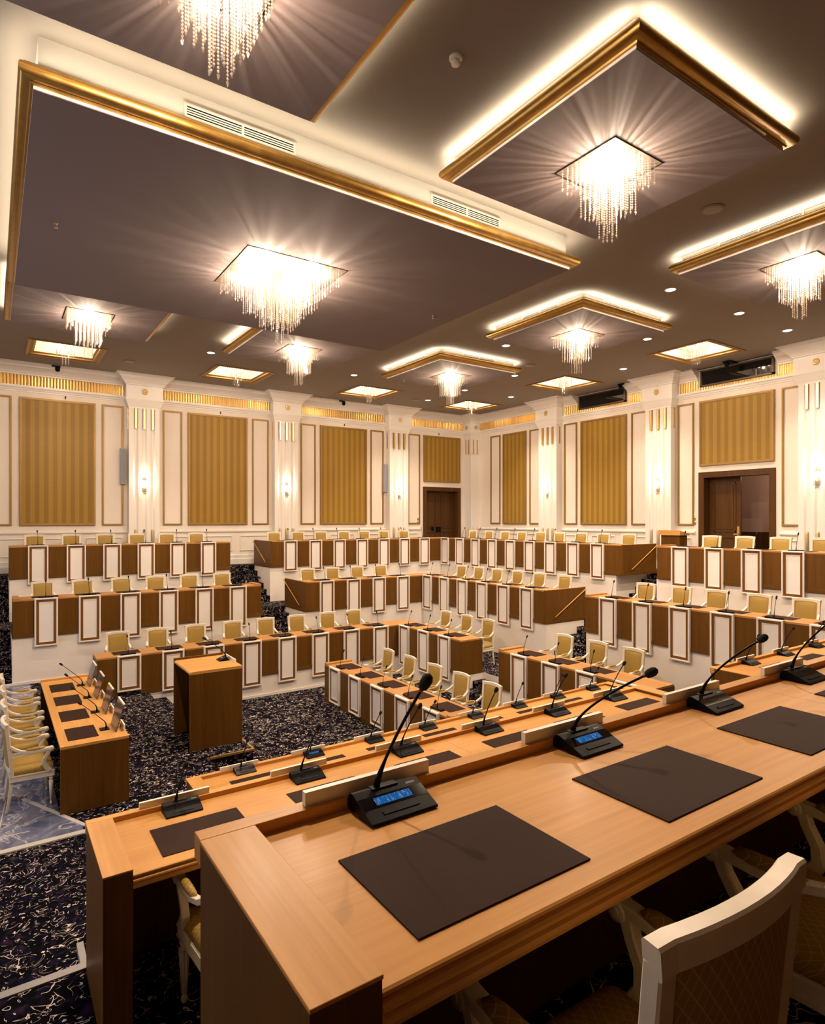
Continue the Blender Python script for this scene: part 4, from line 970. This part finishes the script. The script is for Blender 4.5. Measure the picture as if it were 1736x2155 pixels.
def presidium(label, x0, x1, yn, yf, zc, zfl, zdn, joint=None):
    t = thing('presidium_desk', label, 'desk')
    zs = zc - 0.03
    segs = [(x0 + 0.13, x1 - 0.13)] if not joint else [(x0 + 0.13, joint - 0.001), (joint + 0.001, x1 - 0.13)]
    for a, b in segs: MB().box(a, b, yn, yf - 0.05, zs - 0.03, zs).build('worktop', oak_x, t)
    pr = [(yn, zs), (yn - 0.006, zs), (yn - 0.011, zs - 0.003), (yn - 0.012, zs - 0.009), (yn - 0.008, zs - 0.012), (yn - 0.001, zs - 0.0135), (yn - 0.001, zs - 0.018), (yn - 0.012, zs - 0.020), (yn - 0.018, zs - 0.024), (yn - 0.020, zs - 0.030), (yn - 0.012, zs - 0.033), (yn - 0.012, zs - 0.037), (yn - 0.021, zs - 0.040), (yn - 0.023, zs - 0.050), (yn - 0.018, zs - 0.062), (yn - 0.006, zs - 0.066), (yn + 0.02, zs - 0.066), (yn + 0.02, zs - 0.0305), (yn, zs - 0.0305)]
    MB().prism(pr, 'x', x0 + 0.13, x1 - 0.13).build('edge_moulding', oak_x, t)
    bevel(MB().box(x0, x1, yf - 0.05, yf, zs - 0.03, zc).build('ledge', oak_x, t), 0.002)
    MB().box(x0 + 0.02, x1 - 0.02, yf - 0.03, yf - 0.004, zdn, zs - 0.03).build('front_board', dark_z, t)
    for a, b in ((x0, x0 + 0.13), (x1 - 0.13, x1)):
        e = bevel(MB().box(a, b, yn - 0.012, yf - 0.051, zfl, zc - 0.008).build('end_panel', dark_z, t), 0.002)
        bevel(MB().box(a - 0.001, b + 0.001, yn - 0.014, yf - 0.0505, zc - 0.008, zc).build('end_cap', oak_y, e), 0.0015)
    return t
Z1, Z2, Z3 = CAMZ - 0.743, CAMZ - 1.659, CAMZ - 2.531
presidium('nearest oak presidium desk filling the lower right', 0.398, 6.9, 0.87, 1.503, Z1, P1F, P2F, 2.885)
presidium('second oak presidium desk below the nearest one', 0.424, 5.37, 3.17, 3.817, Z2, P2F, 0.0, 2.86)
presidium('lowest oak presidium desk facing the chamber floor', 1.564, 7.97, 5.58, 6.221, Z3, 0.0, PIT)
presidium('second-row presidium desk beyond the gap at right', 6.66, 10.1, 3.17, 3.817, Z2, P2F, 0.0)
BARM = MB().box(-0.197, 0.197, -0.009, 0.009, 0.0, 0.036).mesh('name_bar', pvc)
def name_bar(x, y, z, label, rz=0.0, me=None): return tag(put('name_holder', me or BARM, None, (x, y, z), rz), label, 'name holder', 'white name holders')
NK1 = [(0.075, -0.105, 0.275, 1.25), (0.215, -0.13, 0.185, 1.7), (0.205, -0.125, 0.215, 1.6), (0.20, -0.12, 0.25, 1.6), (0.2, -0.12, 0.25, 1.6)]
NM = 'nearest presidium desk'
for k in range(4):
    x = 0.886 + 0.788 * k
    place_unit(x, 1.323, Z1 - 0.03, k < 2, NK1[k], ('black conference microphone unit with lit blue screen, %s on the %s' if k < 2 else 'black conference microphone unit with dark screen, %s on the %s') % (ORD[k], NM), 'conference units on presidium desks')
    name_bar(x - 0.02, 1.478, Z1, 'white name holder bar, %s on the %s' % (ORD[k], NM))
for k, (a, b) in enumerate(((0.648, 1.12), (1.417, 1.906), (2.21, 2.69), (3.0, 3.48))):
    place_pad((a + b) / 2, 1.083, Z1 - 0.03, 0, 'large dark brown desk pad, %s on the %s' % (ORD[k], NM), 'presidium desk pads')
for k in range(6):
    x = 0.914 + 0.788 * k
    place_unit(x, 3.640, Z2 - 0.03, False, (0.03 if k == 0 else 0.06 + 0.02 * (k % 3), -0.07, 0.20 if k == 0 else 0.26, 1.3), 'black conference microphone unit, %s on the second presidium desk' % ordl(k, 6), 'conference units on presidium desks')
    name_bar(x - 0.02, 3.792, Z2, 'white name holder bar, %s on the second presidium desk' % ordl(k, 6))
    place_pad(x + 0.03, 3.40, Z2 - 0.03, 0, 'dark brown desk pad, %s on the second presidium desk' % ordl(k, 6), 'presidium desk pads')
for k in range(8):
    x = 2.121 + 0.767 * k
    place_unit(x, 6.052, Z3 - 0.03, k == 1, (0.04 + 0.02 * (k % 4), -0.06, 0.25, 1.35), 'black conference microphone unit, %s on the lowest presidium desk' % ordl(k, 8), 'conference units on presidium desks', False)
    name_bar(x - 0.03, 6.196, Z3, 'white name holder bar, %s on the lowest presidium desk' % ordl(k, 8))
    place_pad(x + 0.03, 5.81, Z3 - 0.03, 0, 'dark brown desk pad, %s on the lowest presidium desk' % ordl(k, 8), 'presidium desk pads')
for k in range(3):
    x = 7.34 + 0.85 * k
    place_unit(x, 3.640, Z2 - 0.03, False, (0.10, -0.08, 0.26, 1.4), 'black conference microphone unit, %s on the desk beyond the gap' % ordl(k, 3), 'conference units on presidium desks', False)
    name_bar(x + 0.04, 3.792, Z2, 'white name holder bar, %s on the desk beyond the gap' % ordl(k, 3))
    place_pad(x + 0.12, 3.40, Z2 - 0.03, 0, 'dark brown desk pad, %s on the desk beyond the gap' % ordl(k, 3), 'presidium desk pads')
place_chair(1.075, 0.80, P1F, -0.02, 'white-framed gold armchair in the foreground, its back to the camera', 'armchairs at the presidium')
place_chair(2.05, 0.81, P1F, -0.02, 'white-framed gold armchair at the right edge, second at the nearest desk', 'armchairs at the presidium')
place_chair(2.86, 0.80, P1F, 0.0, 'white-framed gold armchair, third at the nearest desk', 'armchairs at the presidium')
place_chair(1.04, 3.05, P2F, 0.0, 'gold armchair half hidden behind the nearest desk end', 'armchairs at the presidium')

# ================================================================== SIDE DESK WITH FOUR SEATS
t = thing('side_desk', 'oak side desk with four seats on the marble floor', 'desk')
MB().box(0.627, 1.327, 7.83, 11.19, 0.73, 0.76).build('worktop', oak_y, t)
MB().box(0.627, 1.327, 7.832, 7.87, 0.0, 0.73).build('end_panel', dark_z, t)
MB().box(0.627, 1.327, 11.15, 11.188, 0.0, 0.73).build('end_panel', dark_z, t)
MB().box(1.29, 1.325, 7.87, 11.15, 0.0, 0.73).build('front_board', dark_z, t)
MB().box(0.627, 1.327, 11.15, 11.19, 0.76, 0.79).build('end_lip', oak_x, t)
SEATY = [8.24, 9.04, 9.84, 10.62]; SN = ['nearest', 'second', 'third', 'farthest']
SCRM = None
for k, y in enumerate(SEATY):
    n = SN[k]
    place_chair(0.355, y + 0.19, 0.008, RB + 0.03, 'white-framed gold armchair, %s at the side desk on marble' % n, 'armchairs at the side desk')
    place_pad(0.875, y, 0.76, PI / 2, 'dark brown desk pad, %s on the side desk' % n, 'side desk pads')
    m = thing('table_microphone', 'black gooseneck microphone on square base, %s on the side desk' % n, 'microphone', (1.12, y - 0.02, 0.76), 0, 'side desk microphones')
    MB().box(-0.05, 0.05, -0.05, 0.05, 0.0, 0.012).build('base', black, m)
    MB().tube([(0.02, 0, 0.01), (0.018, 0, 0.06), (0.0, 0.0, 0.10), (-0.10, 0.02, 0.20), (-0.24, 0.05, 0.33)], [0.012, 0.007, 0.0048, 0.004, 0.004], 8).build('gooseneck', black, m)
    MB().tube([(-0.235, 0.049, 0.326), (-0.243, 0.05, 0.333), (-0.262, 0.054, 0.35), (-0.275, 0.057, 0.362), (-0.279, 0.058, 0.366)], [0.005, 0.013, 0.016, 0.012, 0.004], 10).build('foam_head', foam, m)
    s = thing('desk_screen', 'tilted dark desk screen, %s on the side desk' % n, 'screen', (1.215, y - 0.02, 0.76), 0, 'tilted screens on the side desk')
    MB().hexa([(0.0, -0.19, 0.0), (0.012, -0.19, 0.0), (0.012, 0.19, 0.0), (0.0, 0.19, 0.0)], [(0.085, -0.19, 0.31), (0.097, -0.19, 0.31), (0.097, 0.19, 0.31), (0.085, 0.19, 0.31)]).build('display', smoked, s)
    MB().hexa([(0.083, -0.192, 0.308), (0.102, -0.192, 0.308), (0.102, 0.192, 0.308), (0.083, 0.192, 0.308)], [(0.086, -0.192, 0.320), (0.105, -0.192, 0.320), (0.105, 0.192, 0.320), (0.086, 0.192, 0.320)]).build('top_edge', cream, s)
    MB().tube([(0.05, 0, 0.1), (0.09, 0, 0.0)], 0.008, 8).build('stand', cream, s)
    name_bar(1.311, y - 0.10, 0.76, 'small white name holder, %s on the side desk' % n, PI / 2, MB().box(-0.12, 0.12, -0.008, 0.008, 0.0, 0.075).mesh('name_holder', pvc))

# ================================================================== LECTERN
t = thing('lectern', 'tall open-sided oak lectern on the carpeted chamber floor', 'lectern')
lx0, lx1, ly0, ly1, lh = 2.31, 3.068, 8.96, 9.895, 1.125
MB().box(lx0, lx1, ly0, ly0 + 0.035, 0.0, lh - 0.04).build('side_panel', dark_z, t)
MB().box(lx0, lx1, ly1 - 0.035, ly1, 0.0, lh + 0.03).build('side_panel', dark_z, t)
MB().box(lx1 - 0.035, lx1, ly0 + 0.035, ly1 - 0.035, 0.0, lh - 0.04).build('front_panel', dark_z, t)
MB().prism([(lx0 + 0.03, lh), (lx0 + 0.012, lh - 0.005), (lx0, lh - 0.02), (lx0 + 0.004, lh - 0.04), (lx1, lh - 0.04), (lx1, lh)], 'y', ly0, ly1 - 0.035).build('top', oak_x, t)
m = thing('lectern_microphone', 'black gooseneck microphone on the lectern top', 'microphone', (2.93, 9.47, lh), 0)
MB().hexa([(-0.07, -0.08, 0), (0.09, -0.08, 0), (0.09, 0.08, 0), (-0.07, 0.08, 0)], [(-0.07, -0.08, 0.012), (0.05, -0.07, 0.06), (0.05, 0.07, 0.06), (-0.07, 0.08, 0.012)]).build('base', blackm, m)
MB().lathe([(0.011, 0), (0.011, 0.005), (0.004, 0.007)], 12, (-0.01, 0, 0.036)).build('button', letter, m)
MB().tube([(0.05, 0.0, 0.05), (0.045, 0, 0.085), (0.01, 0.01, 0.14), (-0.10, 0.03, 0.24), (-0.235, 0.05, 0.335)], [0.014, 0.010, 0.006, 0.005, 0.005], 8).build('gooseneck', black, m)
MB().tube([(-0.23, 0.049, 0.332), (-0.24, 0.05, 0.34), (-0.265, 0.055, 0.357), (-0.28, 0.058, 0.367), (-0.284, 0.059, 0.37)], [0.006, 0.015, 0.018, 0.013, 0.004], 10).build('foam_head', foam, m)
name_bar(3.045, 9.44, lh, 'white name holder bar on the lectern top edge', PI / 2, MB().box(-0.24, 0.24, -0.009, 0.009, 0.0, 0.05).mesh('name_holder', pvc))
# small reading stand on the top tier beside the open door
t = thing('reading_stand', 'small wooden reading stand left of the open doorway', 'reading stand', (15.05, 9.62, T3), 0)
MB().box(-0.17, 0.17, -0.27, 0.27, 0.0, 0.96).build('body', dark_z, t)
MB().hexa([(-0.22, -0.31, 0.96), (0.22, -0.31, 0.96), (0.22, 0.31, 0.96), (-0.22, 0.31, 0.96)], [(-0.22, -0.31, 1.09), (0.22, -0.31, 0.99), (0.22, 0.31, 0.99), (-0.22, 0.31, 1.09)]).build('sloping_top', oak_y, t)

# ================================================================== WALL FITTINGS
def sconce(side, s, label):
    t = thing('wall_sconce', label, 'wall lamp', (s, YA - 0.28, 4.28) if side == 'A' else (XB - 0.28, s, 4.28), PI if side == 'A' else PI / 2, 'crystal wall lamps on the pilasters')
    MB().box(-0.05, 0.05, 0.0, 0.02, -0.12, 0.12).build('back_plate', gold_b, t)
    m = MB(); 
    for rr, z0, ln, n in ((0.115, 0.10, 0.15, 13), (0.092, 0.06, 0.20, 11), (0.062, 0.0, 0.22, 8), (0.03, -0.06, 0.22, 4)):
        sm_ = strand_mesh(ln, 0.021)
        for k in range(n):
            a = PI * (k + 0.5) / n; jx, jy = rr * math.cos(a) * 1.05, 0.02 + rr * math.sin(a)
            m._add([(v[0] + jx, v[1] + jy, v[2] + z0) for v in sm_.v], sm_.f, False)
    m.build('crystal_beads', crystal, t)['kind'] = 'stuff'
    MB().tube([(0.115 * math.cos(PI * k / 12), 0.02 + 0.115 * math.sin(PI * k / 12), 0.105) for k in range(13)], 0.007, 6).build('rim', gold_b, t)
    MB().lathe([(0.003, 0.04), (0.008, 0.02), (0.009, -0.01), (0.003, -0.035)], 10, (0, 0.055, 0)).build('bulb', bulb_m, t)
    point('sconce_light', (0, 0.06, 0.02), P_SCONCE, C_SCONCE, 0.03, t)
for s, n in zip(COLA[1:], ('leftmost', 'middle', 'nearest the closed door')): sconce('A', s, 'lit crystal wall lamp on far-wall pilaster, ' + n)
for s, n in zip(COLB[:3], ('nearest the room corner', 'left of the open doorway', 'right of the open doorway')): sconce('B', s, 'lit crystal wall lamp on right-wall pilaster, ' + n)
for x, n in ((3.02, 'left of the leftmost wall lamp'), (11.62, 'left of the lamp beside the closed door')):
    t = thing('column_loudspeaker', 'slim grey column loudspeaker on the far wall, ' + n, 'loudspeaker', (x, YA, 4.28))
    MB().box(-0.07, 0.07, -0.13, -0.03, 0.0, 1.0).build('cabinet', grey_m, t); MB().box(-0.058, 0.058, -0.134, -0.13, 0.04, 0.97).build('grille', plain('loudspeaker_cloth', (0.27, 0.28, 0.31), 0.8), t)
    MB().box(-0.03, 0.03, -0.03, 0.0, 0.40, 0.60).build('bracket', grey_m, t)
def wall_cam(side, s, z, label):
    t = thing('security_camera', label, 'camera', (s, YA - 0.36, z) if side == 'A' else (XB - 0.36, s, z), 0 if side == 'A' else -PI / 2)
    MB().box(-0.10, 0.10, -0.02, 0.36, 0.05, 0.085).build('bracket', black, t)
    MB().lathe([(0.03, 0.05), (0.055, 0.03), (0.06, -0.03), (0.045, -0.07), (0.01, -0.085)], 16, (0.03, -0.06, 0)).build('head', black, t)
    MB().lathe([(0.022, 0.0), (0.022, 0.012)], 12).build('lens', dark_glass, t, (0.03, -0.122, -0.02)).rotation_euler = (PI / 2, 0, 0)
wall_cam('A', 1.38, 7.215, 'black camera under the leftmost far coffer'); wall_cam('A', 9.74, 7.215, 'black camera under the third far coffer')
wall_cam('B', 11.55, 7.23, 'black camera above the smaller dark high window'); wall_cam('B', 8.37, 7.23, 'black camera above the larger dark high window')
for x, n in ((1.62, 'leftmost'), (5.75, 'second'), (10.0, 'third'), (14.05, 'fourth, above the corner door')):
    t = thing('wall_sensor', 'tiny dark sensor above a far-wall silk panel, ' + n, 'sensor', (x, YA, 6.53))
    MB().box(-0.02, 0.02, -0.03, 0.0, -0.02, 0.02).build('mount', pvc, t); MB().lathe([(0.014, 0), (0.018, 0.06), (0.012, 0.075)], 10, (0, -0.045, -0.02)).build('sensor_body', bronze, t)
for side, s, n in (('A', 13.12, 'left of the closed corner door'), ('B', 9.46, 'left of the open doorway')):
    t = thing('wall_switch', 'small brass switch plates ' + n, 'switch', (s, YA, 3.15) if side == 'A' else (XB, s, 3.15), 0 if side == 'A' else -PI / 2)
    for z in (0.0, 0.12, 0.24): MB().box(-0.05, 0.05, -0.012, 0.0, z, z + 0.07).build('plate', pvc if z == 0.24 else gold_p, t)
